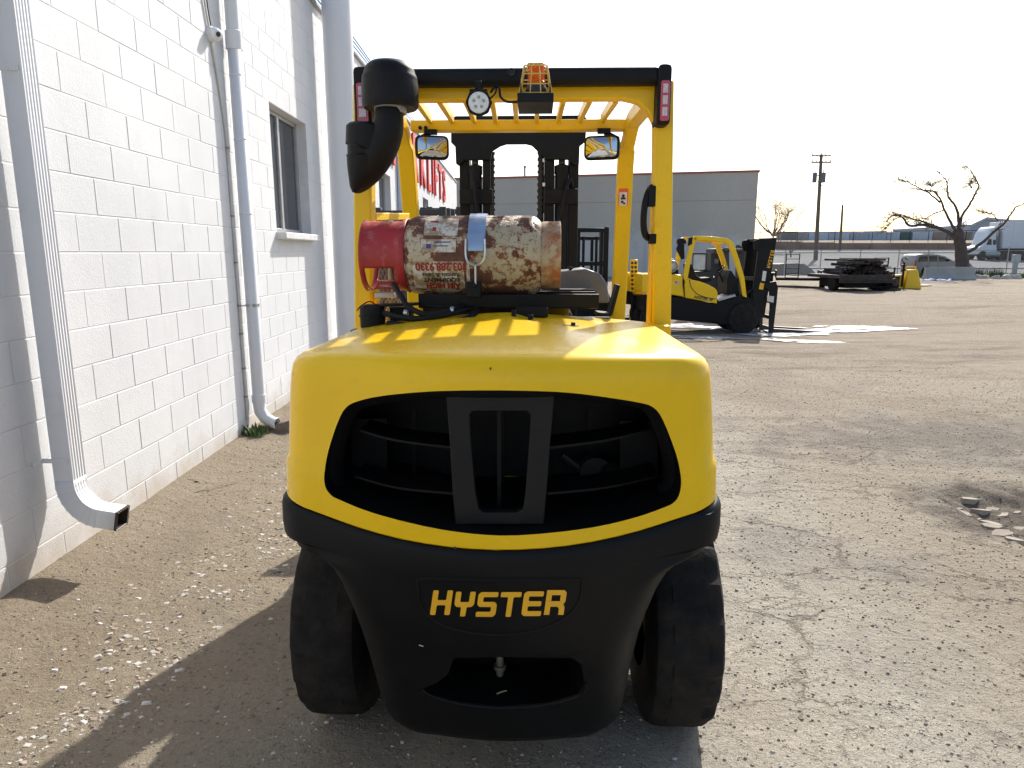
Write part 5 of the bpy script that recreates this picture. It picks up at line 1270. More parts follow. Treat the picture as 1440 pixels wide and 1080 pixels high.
# generic parked machines further back -----------------------------------
def seg_box(r,name,mat,x0,x1,y0,y1,z0,z1,bev=.01):
    g=MB(); g.box(x0,x1,y0,y1,z0,z1); return g.build(name,mat,r,loc=(0,0,0),bevel=bev)
def mast_front(name,loc,w,h,rz,label,group=None,body=YEL,cab=False):
    """lift truck seen from the front or rear: mast rails, crossbars, guard, body, wheels"""
    r=empty(name,loc,rz,label,'forklift',group)
    for s in (-1,1):
        seg_box(r,'mast_rail',BLK,s*w*.42-.05,s*w*.42+.05,-.08,.08,.1,h)
        seg_box(r,'inner_rail',BLK,s*w*.30-.035,s*w*.30+.035,-.05,.12,.1,h*.985)
        seg_box(r,'rear_post',body,s*w*.46-.035,s*w*.46+.035,1.7,1.8,1.0,2.05)
        g=MB(); g.lathe([(.2,-.1),(.33,-.1),(.36,-.05),(.36,.05),(.33,.1),(.2,.1)],(s*(w*.5),.35,.36),(1,0,0),24); g.build('wheel',RUB,r,loc=(0,0,0))
    for z in (h-.08,h*.62,.5): seg_box(r,'mast_crossbar',BLK,-w*.42,w*.42,-.09,-.02,z-.05,z+.05)
    for x in (-.16,.16):
        g=MB(); g.cyl((x,0,.2),(x,0,h*.9),.035,8); g.build('lift_cylinder',BLK,r,loc=(0,0,0))
        seg_box(r,'fork',BLK,x*1.6-.05,x*1.6+.05,-1.1,-.1,.03,.07)
    seg_box(r,'carriage',BLK,-w*.45,w*.45,-.16,-.11,.15,.75)
    seg_box(r,'body',body,-w*.45,w*.45,1.0,2.3,.35,1.15,.08); seg_box(r,'chassis',BLKD,-w*.4,w*.4,.1,2.2,.25,.6)
    seg_box(r,'roof',body if not cab else BLK,-w*.46,w*.46,.6,1.8,2.03,2.1)
    return r
# row of black masts parked along the white wall
dark_desc=['nearest','second','third','fourth','fifth','sixth','farthest']
DM=pm('dark_machine_paint',(.03,.03,.032),.5,0,.3,6)
rg=random.Random(21)
tops=[(556,291,12.2,.62),(575,303,14.0,.5),(598,291,15.2,.75),(612,289,17.4,.6),(620,290,19.0,.6),(628,291,20.8,.7),(637,294,22.8,.8)]
for i,(px,py,Y,w) in enumerate(tops):
    p=at(px,py,Y); r=empty('stacked_mast',(p.x,Y,0),0,'black lift mast along the white wall, %s in its row'%dark_desc[i],'mast','black masts in a row along the white wall')
    h=p.z
    for s in (-1,1):
        seg_box(r,'mast_rail',DM,s*w*.5-.07,s*w*.5+.07,-.08,.08,0,h-rg.uniform(0,.08)); seg_box(r,'inner_rail',DM,s*w*.27-.04,s*w*.27+.04,-.05,.12,0.1,h-rg.uniform(.05,.2))
    for z in (h-.12,h*.7,h*.4,.2): seg_box(r,'mast_crossbar',DM,-w*.5,w*.5,-.06,.05,z-.05,z+.06)
    seg_box(r,'lift_cylinder',DM,-.05,.05,-.05,.05,.1,h*.96)
    seg_box(r,'carriage_plate',DM,-w*.48,w*.48,-.14,-.10,.4,1.9)
# forklift glimpsed between mast and right leg
p=at(893,455,16.2)
r=empty('forklift',(p.x-.15,16.6,ground_z(p.x,16.6)),0,'yellow machine with lettered upright plate, half hidden behind the right rear post','forklift')
def S3(x,y): q=at(x,y,16.2); return (q.x-p.x+.15,q.z-ground_z(p.x,16.6))
g=MB(); g.prism([S3(878,384),S3(908,384),S3(912,412),S3(900,418),S3(878,410)],-.3,.6); g.build('body',YEL,r,loc=(0,0,0),bevel=.04)
g=MB(); g.prism([S3(878,410),S3(912,413),S3(912,446),S3(903,446),S3(896,430),S3(878,428)],-.25,.55); g.build('chassis',BLKD,r,loc=(0,0,0),bevel=.03)
g=MB(); g.prism([S3(886,365),S3(897,365),S3(897,410),S3(886,410)],-.40,-.34); pl=g.build('upright_plate',YEL,r,loc=(0,0,0),bevel=.01)
rg=random.Random(3)
for k in range(7):
    y=368+k*6; g=MB()
    for j in range(2): g.prism([S3(887.5+j*4.6,y),S3(890.5+j*4.8+rg.random(),y),S3(890.5+j*4.8,y+4),S3(887.5+j*4.6,y+3+rg.random())],-.405,-.402)
    g.build('plate_marks',BLKTX,pl,loc=(0,0,0),smooth=0)
g=MB(); g.tube([Vector((S3(x,y)[0],-.35,S3(x,y)[1])) for x,y in ((881,412),(887,411),(889.5,416),(889.5,452))],.04,8); g.build('bent_tube',BLK,r,loc=(0,0,0))
g=MB(); g.prism([S3(872,447),S3(903,445),S3(906,455),S3(872,457)],-.3,.3); g.build('base_plate',YEL2,r,loc=(0,0,0),bevel=.01)
tyre2(r,S3(906,440)[0],.32,-.32,-.1,.31)
# black cab lift truck behind the side-on forklift
Y4=19.0; p=at(1020,440,Y4); gz=ground_z(p.x,Y4)
r=empty('cab_truck',(p.x,Y4,gz),0,'black cabbed lift truck with pale windows, behind the smaller side-on forklift','forklift')
def S4(x,y): q=at(x,y,Y4); return (q.x-p.x,q.z-gz)
def pr4(nm,pts,mat,y0,y1,bev=.01): g=MB(); g.prism([S4(*q) for q in pts],y0,y1); return g.build(nm,mat,r,loc=(0,0,0),bevel=bev)
for x0,x1,yt,yb in ((973,994,356,381),(1047,1066,357,402),(1049,1064,384,398)):
    g=MB(); 
    for a,b_,c,d in ((x0,x0+1.8,yt,yb),(x1-1.8,x1,yt,yb),(x0,x1,yt,yt+1.8),(x0,x1,yb-1.8,yb)):
        A,B=S4(a,d),S4(b_,c); g.box(A[0],B[0],-.04,.02,A[1],B[1])
    f=g.build('window_frame',BLK,r,loc=(0,0,0)); A,B=S4(x0+1.9,yb-1.9),S4(x1-1.9,yt+1.9); g=MB(); g.box(A[0],B[0],-.01,-.006,A[1],B[1]); g.build('pane',pm('dusty_white_pane',(.62,.66,.66),.3),f,loc=(0,0,0),smooth=0)
pr4('cab_mast',[(1013,348),(1022,348),(1024,430),(1012,430)],DM,-.2,.1); pr4('cab_mast',[(1038,344),(1046,352),(1048,430),(1036,430)],DM,-.1,.2)
pr4('cab_top',[(1000,350),(1013,349),(1013,354),(1000,356)],DM,-.3,.5); pr4('cab_roof',[(1012,350),(1046,350),(1046,354),(1012,354)],DM,-.3,.7)
pr4('body',[(975,382),(1010,380),(1066,404),(1066,438),(975,438)],DM,.0,1.2,.03)
pr4('engine_box',[(1000,356),(1012,356),(1012,382),(1000,382)],DM,0,.8); pr4('crossbar',[(1046,380),(1066,380),(1066,384),(1046,384)],BLK,-.05,.05)
for x in (985,1052): tyre2(r,S4(x,430)[0],.34,-.25,0,.33)
for x,y in ((1003,367),(1032,375)):
    a=S4(x,y); g=MB(); g.box(a[0]-.05,a[0]+.05,-.32,-.30,a[1]-.06,a[1]+.06); g.build('work_lamp',GREY,r,loc=(0,0,0))

# forklift with dark mast between the mast and the leg
p=at(828,425,17.2); r=mast_front('forklift',(p.x,17.2,ground_z(p.x,17.2)),.95,at(826,319,17.2).z-ground_z(p.x,17.2),R(6),'dark mast truck glimpsed between the big mast and the right front leg',None,BLKD)

# ------------------------------------------------------------------ far right of the yard
def gpt(px,py,Y): 
    q=at(px,py,Y); return q.x
def gz_(x,y): return ground_z(x,y)
# grey tilt-up warehouse
YA_,YB_=49.5,44.5
a=at(560,250,50.9); b_=at(1067.5,238,YB_); 
zt=b_.z; a.z=zt
wall=empty('grey_warehouse',(0,47,0),0,'grey concrete warehouse with thin red roof line behind the parked trucks','building')
A=Vector((a.x-3,50.9,-.3));B=Vector((b_.x,YB_,-.3)); d=(B-A); d.z=0; ln=d.length; d.normalize(); nrm=Vector((d.y,-d.x,0))
CW_=pm('tiltup_concrete',(.30,.298,.290),.9,0,.13,.25,.55,(.20,.20,.21),.35,.15,30)
def stain_wall():
    m,nt,b=nodes('tiltup_stained'); P=world_pos(nt); sep=nt.nodes.new('ShaderNodeSeparateXYZ'); lk(nt,P,sep.inputs[0])
    mp=nt.nodes.new('ShaderNodeMapping'); mp.inputs['Scale'].default_value=(1,1,.25); lk(nt,P,mp.inputs[0])
    n=nz(nt,.35,7,.65,mp.outputs[0]).outputs['Fac']; f=nz(nt,4,6,.7,P).outputs['Fac']
    c=mix(nt,ramp(nt,n,[(.35,0.),(.7,1.)]),(.42,.395,.35),(.48,.455,.405)); c=mix(nt,ramp(nt,f,[(.45,0.),(.7,.35)]),c,(.38,.365,.34))
    zz=maths(nt,'ADD',sep.outputs[2],maths(nt,'MULTIPLY',maths(nt,'SUBTRACT',nz(nt,.5,6,.7,P).outputs['Fac'],.5),5.))
    c=mix(nt,ramp(nt,maths(nt,'DIVIDE',zz,7.),[(.30,.55),(.42,0.)]),c,(.60,.595,.59))
    lk(nt,c,b.inputs['Base Color']); b.inputs['Roughness'].default_value=.9; return m
SW=stain_wall()
npn=4
for k in range(npn):
    p0=A+d*(ln*k/npn+.015); p1=A+d*(ln*(k+1)/npn-.015); g=MB()
    for z0,z1 in ((-.4,zt-1.85),(zt-1.83,zt-.16)):
        v=[p0,p1,p1-nrm*.3,p0-nrm*.3]; vs=[(q.x,q.y,z0) for q in v]+[(q.x,q.y,z1) for q in v]
        g.add(vs,[(0,1,2,3),(7,6,5,4),(0,4,5,1),(1,5,6,2),(2,6,7,3),(3,7,4,0)])
    g.build('wall_panel',SW,wall,loc=(0,-47,0),smooth=0)
g=MB(); v=[A-nrm*.05,B-nrm*.05+d*-.02,B-nrm*20,A-nrm*20]; vs=[(q.x,q.y,-.4) for q in v]+[(q.x,q.y,zt-.17) for q in v]; g.add(vs,[(0,1,2,3),(7,6,5,4),(0,4,5,1),(1,5,6,2),(2,6,7,3),(3,7,4,0)]); g.build('building_core',SW,wall,loc=(0,-47,0),smooth=0)
g=MB(); v=[A+nrm*.06,B+nrm*.06+d*.06,B-nrm*20.1+d*.06,A-nrm*20.1]; vs=[(q.x,q.y,zt-.155) for q in v]+[(q.x,q.y,zt-.04) for q in v]; g.add(vs,[(0,1,2,3),(7,6,5,4),(0,4,5,1),(1,5,6,2),(2,6,7,3),(3,7,4,0)]); g.build('red_roof_edge',pm('roof_red',(.38,.10,.07),.6),wall,loc=(0,-47,0),smooth=0)
for px,py in ((1005,313),(1016,313),(1005,323.5),(1016,323.5)):
    t=at(px,py,45.2); g=MB(); g.lathe([(.13,0),(.13,.03),(0,.03)],(t.x,45.26,t.z),nrm,12); g.build('wall_hole',BLKTX,wall,loc=(0,-47,0))
t=at(738,244,50); g=MB(); g.cyl((t.x,50,zt-.1),(t.x,50,zt+.75),.06,8); g.lathe([(.09,0),(.09,.12),(0,.16)],(t.x,50,zt+.72),n=10); g.build('roof_vent_pipe',ROOFM,wall,loc=(0,-47,0))

# road across the background
def road_mat():
    m,nt,b=nodes('pale_asphalt_road'); P=world_pos(nt); n=nz(nt,.25,6,.65,P).outputs['Fac']; f=nz(nt,3,5,.7,P).outputs['Fac']
    c=mix(nt,ramp(nt,n,[(.35,0.),(.65,1.)]),(.17,.168,.165),(.215,.212,.209)); c=mix(nt,ramp(nt,f,[(.5,0.),(.7,.5)]),c,(.15,.148,.145))
    lk(nt,c,b.inputs['Base Color']); b.inputs['Roughness'].default_value=.95; b.inputs['Specular IOR Level'].default_value=.05; return m
ROAD=road_mat()
g=MB(); ys_=[50,52,55,58,62,66,70,75,80,86,92,98,105,112,119]; vs=[]
for y in ys_:
    for k in range(41):
        x=15+k*5; vs.append((x,y,0))
vs=[(x,y,ground_z(x,y)+.05) for x,y,_ in vs]
g.add(vs,[(i*41+j,i*41+j+1,(i+1)*41+j+1,(i+1)*41+j) for i in range(len(ys_)-1) for j in range(40)]); g.build('road',ROAD,None,kind='structure',smooth=60)['label']='pale sunlit road behind the chain link fence'
g=MB()
for (y0,y1) in ((61,61.5),(98,98.5)):
    for k in range(26):
        x=18+k*6.5; g.box(x,x+6.4,y0,y1,ground_z(x,y0)-.1,ground_z(x+3,y0)+.17)
g.build('kerb',pm('kerb_concrete',(.45,.44,.42),.8),None,kind='structure',smooth=0)
# brown retaining wall
YR=122.0
rw=empty('retaining_wall',(60,YR,1.9),0,'long brown retaining wall across the road below the row of trailers','wall')
BRW=pm('brown_retaining_wall',(.30,.215,.16),.9,0,.2,.3,.5,(.11,.09,.075),.8,.2,5)
x=20.0; k=0
while x<108:
    zt0=at(1100,339.5,YR).z; zt1=at(1370,346,YR).z; xm=x+3; t_=min(1,max(0,(xm-46)/36)); z=zt0+(zt1-zt0)*t_
    g=MB(); g.box(x+.03,x+5.97,YR,YR+.4,1.6,z); g.build('wall_panel',BRW,rw,loc=(-60,-YR,-1.9),smooth=0); x+=6; k+=1
g=MB(); g.box(20,108,YR+.41,YR+.6,1.6,3.2); g.build('wall_footing',BRW,rw,loc=(-60,-YR,-1.9),smooth=0)
# row of trailers / containers above it with black pipe rail
YT=136.0; xs0=at(1098,330,YT).x
cols=[(.22,.21,.2),(.34,.33,.33),(.50,.55,.62),(.42,.46,.52),(.52,.56,.62),(.36,.40,.46),(.40,.45,.53),(.44,.48,.55),(.08,.13,.12),(.48,.52,.58),(.30,.24,.20),(.22,.19,.17)]
names=['brown-grey container at the left end of the far row','grey container second from the left in the far row','pale blue trailer behind the utility pole','blue grey trailer right of the utility pole','pale trailer behind the thin pole','slate blue trailer right of the thin pole','blue trailer in the middle of the far row','light blue trailer right of the middle in the far row','dark green container in the far row','pale blue container between the green one and the tree','brown container behind the tree branches','dark brown container at the right end behind the tree trunk']
edges=[1098,1120,1137,1165,1182,1195,1222,1247,1266,1283,1312,1336,1368]
for i in range(12):
    x0=at(edges[i]+.4,330,YT).x; x1=at(edges[i+1]-.4,330,YT).x; zt_=at(1200,325.5+(.6 if i%3 else 0),YT).z; zb_=at(1200,340.5,YT).z
    r=empty('container',((x0+x1)/2,YT,zb_),0,names[i],'container','containers and trailers in a far row'); w=(x1-x0)/2; h=zt_-zb_
    m=pm('container_paint_%d'%i,cols[i],.6,0,.12,.8,.3,(.25,.2,.17),2)
    g=MB(); g.box(-w,w,0,2.4,.25,h); g.build('body',m,r,loc=(0,0,0),smooth=0)
    g=MB(); k=int(w*2/.5)
    for j in range(k): g.box(-w+.1+j*(2*w-.2)/k,-w+.1+(j+.5)*(2*w-.2)/k,-.06,-.001,.4,h-.15)
    g.build('corrugation',m,r,loc=(0,0,0),smooth=0)
    seg_box(r,'underframe',BRW,-w*.95,w*.95,.1,2.2,0,.25)
rail=empty('fence',(60,128,3.6),0,'long dark pipe rail fence with posts in front of the far containers','fence')
g=MB(); ztr=at(1200,325,128).z; g.tube([(20,128,at(1100,327,128).z),(50,128,at(1120,326.5,128).z),(112,128,at(1365,322,128).z)],.055,6); g.build('top_rail',BLKD,rail,loc=(-60,-128,-3.6))
for k in range(24):
    x=28+k*3.4; g=MB(); g.cyl((x,128,3.3),(x,128,ztr+.0),.05,6); g.build('fence_post',BLKD,rail,loc=(-60,-128,-3.6))
# far grassy bank top
# utility poles
def pole(px0,py0,px1,py1,Y,r0,label,arms=False):
    A=at(px0,py0,Y); gz=ground_z(A.x,Y); T=at(px1,py1,Y)
    r=empty('utility_pole',(A.x,Y,gz),0,label,'utility pole'); PW=pm('pole_wood',(.16,.125,.10),.85,0,.2,3)
    t=Vector((T.x-A.x,0,T.z-gz)); g=MB(); g.tube([(0,0,-.3),tuple(t*.5),tuple(t)],[r0,r0*.85,r0*.7],10); g.build('pole',PW,r,loc=(0,0,0))
    if arms:
        def Q(x,y): q=at(x,y,Y); return Vector((q.x-A.x,-.2,q.z-gz))
        for (x0,x1,y) in ((1140.5,1167,219.5),(1140,1167.5,228.5)):
            g=MB(); g.bar(Q(x0,y),Q(x1,y),.14,.16); a_=g.build('crossarm',PW,r,loc=(0,0,0))
            for k in range(5):
                q=Q(x0+1+(x1-x0-2)*k/4,y); g=MB(); g.lathe([(.03,0),(.07,.06),(.05,.16),(.07,.2),(.0,.28)],q+Vector((0,0,.08)),n=8); g.build('insulator',pm('insulator',(.3,.25,.22),.3),a_,loc=(0,0,0))
        for x,s in ((1144,.24),(1155.5,.30)):
            q=Q(x,250); g=MB(); g.lathe([(s,-.55),(s,.45),(s*.8,.52),(0,.55)],q+Vector((0,-.1,0)),n=16); g.cyl(q+Vector((0,-.1,.5)),q+Vector((0,-.1,.85)),.05,6); g.build('transformer',pm('transformer_grey',(.14,.15,.16),.5),r,loc=(0,0,0))
        g=MB(); g.bar(Q(1143,247),Q(1157,247),.08,.08); g.bar(Q(1149,255),Q(1155,262),.06,.06); g.build('bracket',PW,r,loc=(0,0,0))
    return r
pole(1146.5,371,1155,217,80,.24,'tall wooden utility pole with two crossarms and transformers',True)
pole(1181,353,1185,288,112,.22,'plain thin utility pole right of the tall one with crossarms')
pole(1100.0+19,352,1121,300,118,.05,'very thin pale pole left of the tall utility pole')

# bare trees ---------------------------------------------------------
BARK=pm('tree_bark',(.085,.068,.062),.9,0,.3,4,.3,(.16,.13,.11),9,.6,25)
def tree_from(lines,Y,name,label,seed,twigs,base,mat=BARK,dep=1.6,rs=1.0,bs=1.0,tl=1.0,cat='tree'):
    bx=at(base[0],base[1],Y); gz=ground_z(bx.x,Y); r=empty(name,(bx.x,Y,gz),0,label,cat)
    g=random.Random(seed); px=Y*math.cos(PITCH)/FPX; tw=MB(); limbs=[]
    for li,(pts,r0,r1) in enumerate(lines):
        dz=g.uniform(-dep,dep) if li else 0
        P=[]
        n=len(pts)
        for i,(x,y) in enumerate(pts):
            q=at(x,y,Y); P.append(Vector((q.x-bx.x,dz*(i/(n-1))*(0 if li==0 else 1),q.z-gz)))
        P2=smooth_path(P,5); 
        for i,p in enumerate(P2):
            if 0<i<len(P2)-1: p+=Vector((g.uniform(-1,1),g.uniform(-1,1),g.uniform(-1,1)))*px*.5
        k=len(P2); rr=[(r0+(r1-r0)*(i/(k-1))**.8)*px*(rs if li==0 else rs*bs) for i in range(k)]
        m=MB(); m.tube(P2,rr,8); m.build('trunk' if li==0 else 'branch',mat,r,loc=(0,0,0),smooth=60)
        if li: limbs.append((P2,rr))
    def twig(p,d,l,rad,depth):
        n=4; P=[p]; 
        for i in range(n): d=(d+Vector((g.uniform(-.35,.35),g.uniform(-.35,.35),g.uniform(-.25,.35)))).normalized(); P.append(P[-1]+d*l/n)
        tw.tube(P,[rad*(1-.7*i/n) for i in range(n+1)],4,cap=False)
        if depth:
            for _ in range(g.randint(2,4)):
                q=P[g.randint(1,n)]; dd=(d+Vector((g.uniform(-1,1),g.uniform(-1,1),g.uniform(-.6,.8)))).normalized(); twig(q,dd,l*g.uniform(.4,.7),rad*.55,depth-1)
    for P2,rr in limbs:
        for _ in range(twigs):
            i=int(len(P2)*(.35+.64*g.random())); i=min(i,len(P2)-2); d=(P2[i+1]-P2[i]).normalized(); dd=(d*.7+Vector((g.uniform(-1,1),g.uniform(-1,1),g.uniform(-.5,.7)))).normalized()
            twig(P2[i],dd,g.uniform(.35,1.1)*tl,max(.016,rr[i]*.3),2)
    tw.build('twigs',mat,r,loc=(0,0,0),smooth=0,kind='stuff'); return r
big=[([(1356,398),(1354,378),(1352,362),(1350,345),(1348,333),(1346,322)],12,7),
([(1350,345),(1345,335),(1333,325),(1318,319),(1300,316),(1284,317),(1275,305),(1262,303),(1254,312)],8,1.5),
([(1318,319),(1302,312),(1290,308),(1270,300),(1262,304)],4,1.2),
([(1347,330),(1335,312),(1326,296),(1318,280),(1308,270),(1290,268),(1272,266),(1262,270)],5,.9),
([(1322,285),(1312,272),(1300,262),(1288,253),(1279,250)],3,.7),
([(1348,325),(1347,305),(1342,290),(1331,276),(1329,262),(1326,254),(1316,244)],5.5,.8),
([(1349,325),(1350,305),(1359,288),(1365,272),(1367,262),(1358,250),(1350,240),(1343,236)],5,.7),
([(1366,264),(1376,257),(1389,252)],3,.6),
([(1352,358),(1366,350),(1378,340),(1390,326),(1400,316),(1406,305),(1412,293),(1420,288),(1424,270)],6.5,.8),
([(1404,310),(1398,300),(1388,297)],2,.5),([(1326,296),(1316,300),(1306,308),(1300,314)],2.2,.7),([(1275,305),(1264,306),(1256,315),(1250,322)],2,.6),([(1308,270),(1313,262),(1316,259)],2,.5),([(1349,320),(1357,318),(1366,316)],2,.6)]
tree_from(big,43.5,'bare_tree','large bare tree with crooked limbs behind the concrete barrier',9,26,(1355,392),rs=.85,bs=.52,tl=.75)
bush=[([(1086,350),(1087,335),(1088,325)],3,2)]
g=random.Random(6)
for k in range(18):
    a=g.uniform(-1.6,1.6); x0,y0=1088+g.uniform(-3,3),332; bush.append(([(x0,y0),(x0+a*12,y0-12),(x0+a*22+g.uniform(-3,3),y0-24-g.uniform(0,10)),(x0+a*27+g.uniform(-4,4),y0-30-g.uniform(4,14))],1.4,.3))
tree_from(bush,100,'bare_tree','small pale bare bushy tree beside the grey warehouse corner',4,13,(1086,352),mat=pm('pale_twigs',(.24,.20,.17),.9),dep=3,tl=2.2,rs=.55)
sm=[([(1112,362),(1112,352),(1113,346)],1.2,.8)]+[([(1112,356),(1112+a,346),(1112+a*1.8,338)],.7,.25) for a in (-7,-3,2,6,10)]
tree_from(sm,60,'bare_tree','tiny leafless sapling beside the grey concrete ramp',5,3,(1112,364),mat=pm('pale_twigs',(.24,.20,.17),.9),dep=.4,tl=.5)

# silver suv ----------------------------------------------------------
def suv():
    Y=47.0; p=at(1322,386,Y); gz=ground_z(p.x,Y); r=empty('parked_suv',(p.x,Y,gz),0,'silver estate car parked in profile behind the fence, left of the bare tree','car')
    def S(x,y): q=at(x,y,Y-.9); o=at(1322,387.5,Y-.9); return (q.x-p.x,q.z-o.z)
    SIL=pm('silver_car_paint',(.25,.26,.28),.35,.3,.08,2,.2,(.25,.22,.2),3,coat=.5)
    body=[(1287.5,377),(1287,369),(1288,362),(1289.5,358),(1292,356),(1301,355),(1318,355.5),(1330,358),(1340,364),(1356,366),(1366,368),(1370,373),(1370,381),(1362,382),(1360,376),(1354,374),(1348,377),(1346,383),(1312,384),(1309,377),(1304,375),(1298,377),(1296,383),(1289,382)]
    g=MB(); g.prism([S(*q) for q in body],-.88,.88); b_=g.build('body',SIL,r,loc=(0,0,0),bevel=.06,seg=3)
    for pts in ([(1291,366),(1294,358.5),(1305,358),(1305,366)],[(1307,366),(1307,358),(1318,358),(1319,366)],[(1321,366),(1320,358.5),(1328,360),(1336,365.5)]):
        g=MB(); g.prism([S(*q) for q in pts],-.895,-.86); g.build('window',GLASS,r,loc=(0,0,0),smooth=0)
        g=MB(); g.prism([S(*q) for q in pts],.86,.895); g.build('window',GLASS,r,loc=(0,0,0),smooth=0)
    for x in (1303.5,1354):
        for y0 in (-.9,.66):
            c=S(x,380.5); g=MB(); g.lathe([(.2,0),(.33,.0),(.36,.04),(.36,.2),(.33,.24),(.2,.24)],(c[0],y0,.36),(0,1,0),24); w=g.build('wheel',RUB,r,loc=(0,0,0)); g=MB(); g.lathe([(.22,-.005),(.18,.02),(.06,.0),(0,-.01)],(c[0],y0,.36),(0,1,0),16,cap=False); g.build('rim',ALU,w,loc=(0,0,0))
    a,b2=S(1287.2,373),S(1288.5,364)
    for y0 in (-.90,.70): g=MB(); g.box(a[0]-.02,b2[0]+.05,y0,y0+.20,a[1],b2[1]); g.build('tail_lamp',LENSR,r,loc=(0,0,0),bevel=.02)
    a,b2=S(1288,367),S(1289.5,359); g=MB(); g.add([(a[0]-.0,-.68,a[1]),(a[0]-.0,.68,a[1]),(b2[0]-.02,.62,b2[1]),(b2[0]-.02,-.62,b2[1]),(a[0]+.1,-.68,a[1]),(a[0]+.1,.68,a[1]),(b2[0]+.1,.62,b2[1]),(b2[0]+.1,-.62,b2[1])],[(0,1,2,3),(4,7,6,5),(0,4,5,1),(1,5,6,2),(2,6,7,3),(3,7,4,0)]); g.build('rear_window',GLASS,r,loc=(0,0,0),smooth=0)
    a,b2=S(1286.5,382),S(1290,377); g=MB(); g.box(a[0],b2[0],-.86,.86,a[1],b2[1]); g.build('rear_bumper',GREY,r,loc=(0,0,0),bevel=.04)
    g=MB(); g.bar((S(1284,355)[0],-.7,S(1284,354)[1]),(S(1316,355)[0],-.7,S(1316,354)[1]),.04,.04); g.bar((S(1284,355)[0],.7,S(1284,354)[1]),(S(1316,355)[0],.7,S(1316,354)[1]),.04,.04); g.build('roof_rack',BLK,r,loc=(0,0,0))
    for x in (1306,1320): g=MB(); a,b2=S(x,367),S(x,382); g.box(a[0]-.008,a[0]+.008,-.885,-.879,b2[1],a[1]); g.build('door_gap',BLKTX,r,loc=(0,0,0),smooth=0)
    g=MB(); a=S(1333,364); g.box(a[0]-.08,a[0]+.08,-1.0,-.88,a[1]-.05,a[1]+.08); g.build('wing_mirror',BLK,r,loc=(0,0,0),bevel=.02)
suv()
# concrete barrier
def barrier(px0,px1,py0,py1,Y,label):
    a=at(px0,py1,Y); b_=at(px1,py0,Y); z=ground_z(a.x,Y); h=b_.z-a.z; g=MB()
    g.prism([(Y-.28,0),(Y-.28,.10),(Y-.12,.30),(Y-.08,h),(Y+.08,h),(Y+.12,.30),(Y+.28,.10),(Y+.28,0)],a.x,b_.x,'x')
    for v in range(len(g.v)): g.v[v]=(g.v[v][0],g.v[v][1],g.v[v][2]+z)
    g.build('concrete_barrier',CONC,None,bevel=.02,label=label,cat='barrier',smooth=30)
barrier(1299,1371,376,394.5,41,'pale concrete traffic barrier lying in front of the bare tree')
# blue tarp and plank in front of it
q=at(1308,394,39.5); g=MB(); n=12; vs=[]
for i in range(n+1):
    for j in range(5): vs.append((-1.1+2.3*i/n,(-.3+.15*j),.02+.16*abs(noise.noise(Vector((i*.6,j*.8,3))))*2*(1 if 0<j<4 else .2)))
g.add(vs,[(i*5+j,i*5+5+j,i*5+6+j,i*5+1+j) for i in range(n) for j in range(4)]); g.build('tarp',pm('blue_tarp',(.03,.09,.30),.7),None,(q.x,39.5,ground_z(q.x,39.5)),label='crumpled blue tarp on the ground in front of the concrete barrier',cat='tarp')
q=at(1291,402,32); g=MB(); g.box(-.75,.75,-.3,.3,.0,.05); g.build('plywood_sheet',pm('pale_plywood',(.55,.48,.38),.7),None,(q.x+.3,33,ground_z(q.x,33)+.03),rz=R(-4),label='pale sheet of plywood on the ground beside the yellow tank',cat='board')
# pale rocks & grass strip
g=random.Random(8); RK=pm('pale_rock',(.50,.46,.40),.9,0,.2,5,.3,(.3,.25,.2),8,.4,20)
dl=['leftmost','second from left','third from left','fourth','fifth','sixth','seventh','eighth','rightmost']
for k in range(9):
    q=at(1386+k*5.5+g.uniform(-1,1),390,42.5); mb=MB(); r_=g.uniform(.18,.34); n=7
    vs=[(math.cos(2*PI*j/n)*r_*g.uniform(.8,1.3),math.sin(2*PI*j/n)*r_*g.uniform(.6,1),-.05) for j in range(n)]; vs+=[(x*.6,y*.6,r_*g.uniform(.5,.95)) for x,y,_ in vs]
    mb.add(vs,[tuple(range(n)),tuple(range(2*n-1,n-1,-1))]+[(j,j+n,(j+1)%n+n,(j+1)%n) for j in range(n)])
    mb.build('rock',RK,None,(q.x,42.5+g.uniform(-.5,.5),ground_z(q.x,42.5)),bevel=.03,smooth=30,label='pale rubble rock in the pile by the grass strip, '+dl[k],cat='rock',group='pale rocks by the grass strip')
mb=MB(); g=random.Random(9); V=[]
for i in range(7000):
    px=g.uniform(1368,1470) if g.random()<.8 else g.uniform(1285,1370); Y=g.uniform(43.5,47.5); x=at(px,385,Y).x; z=ground_z(x,Y); h=g.uniform(.06,.24)*(1+.8*noise.noise(Vector((x*.8,Y,0)))); a=g.random()*3.14; w=.03; dx,dy=math.cos(a)*w,math.sin(a)*w; lx,ly=g.uniform(-.1,.1),g.uniform(-.1,.1)
    mb.add([(x-dx,Y-dy,z),(x+dx,Y+dy,z),(x+lx,Y+ly,z+h)],[(0,1,2)])
mb.build('grass',pm('strip_grass',(.10,.17,.035),.8,0,.35,2),None,kind='stuff',smooth=0)['label']='green grass strip along the foot of the chain link fence'
for k,(px,py) in enumerate(((1376,381),(1399,383))):
    q=at(px,py,45.5); mb=tuft(0,0,260,.75,.5,30+k)
    mb.build('shrub',pm('dark_shrub',(.05,.075,.03),.8,0,.3,5),None,(q.x,45.5,ground_z(q.x,45.5)),smooth=0,label=['dark green low shrub just right of the concrete barrier','smaller green shrub behind the rubble rocks'][k],cat='shrub')
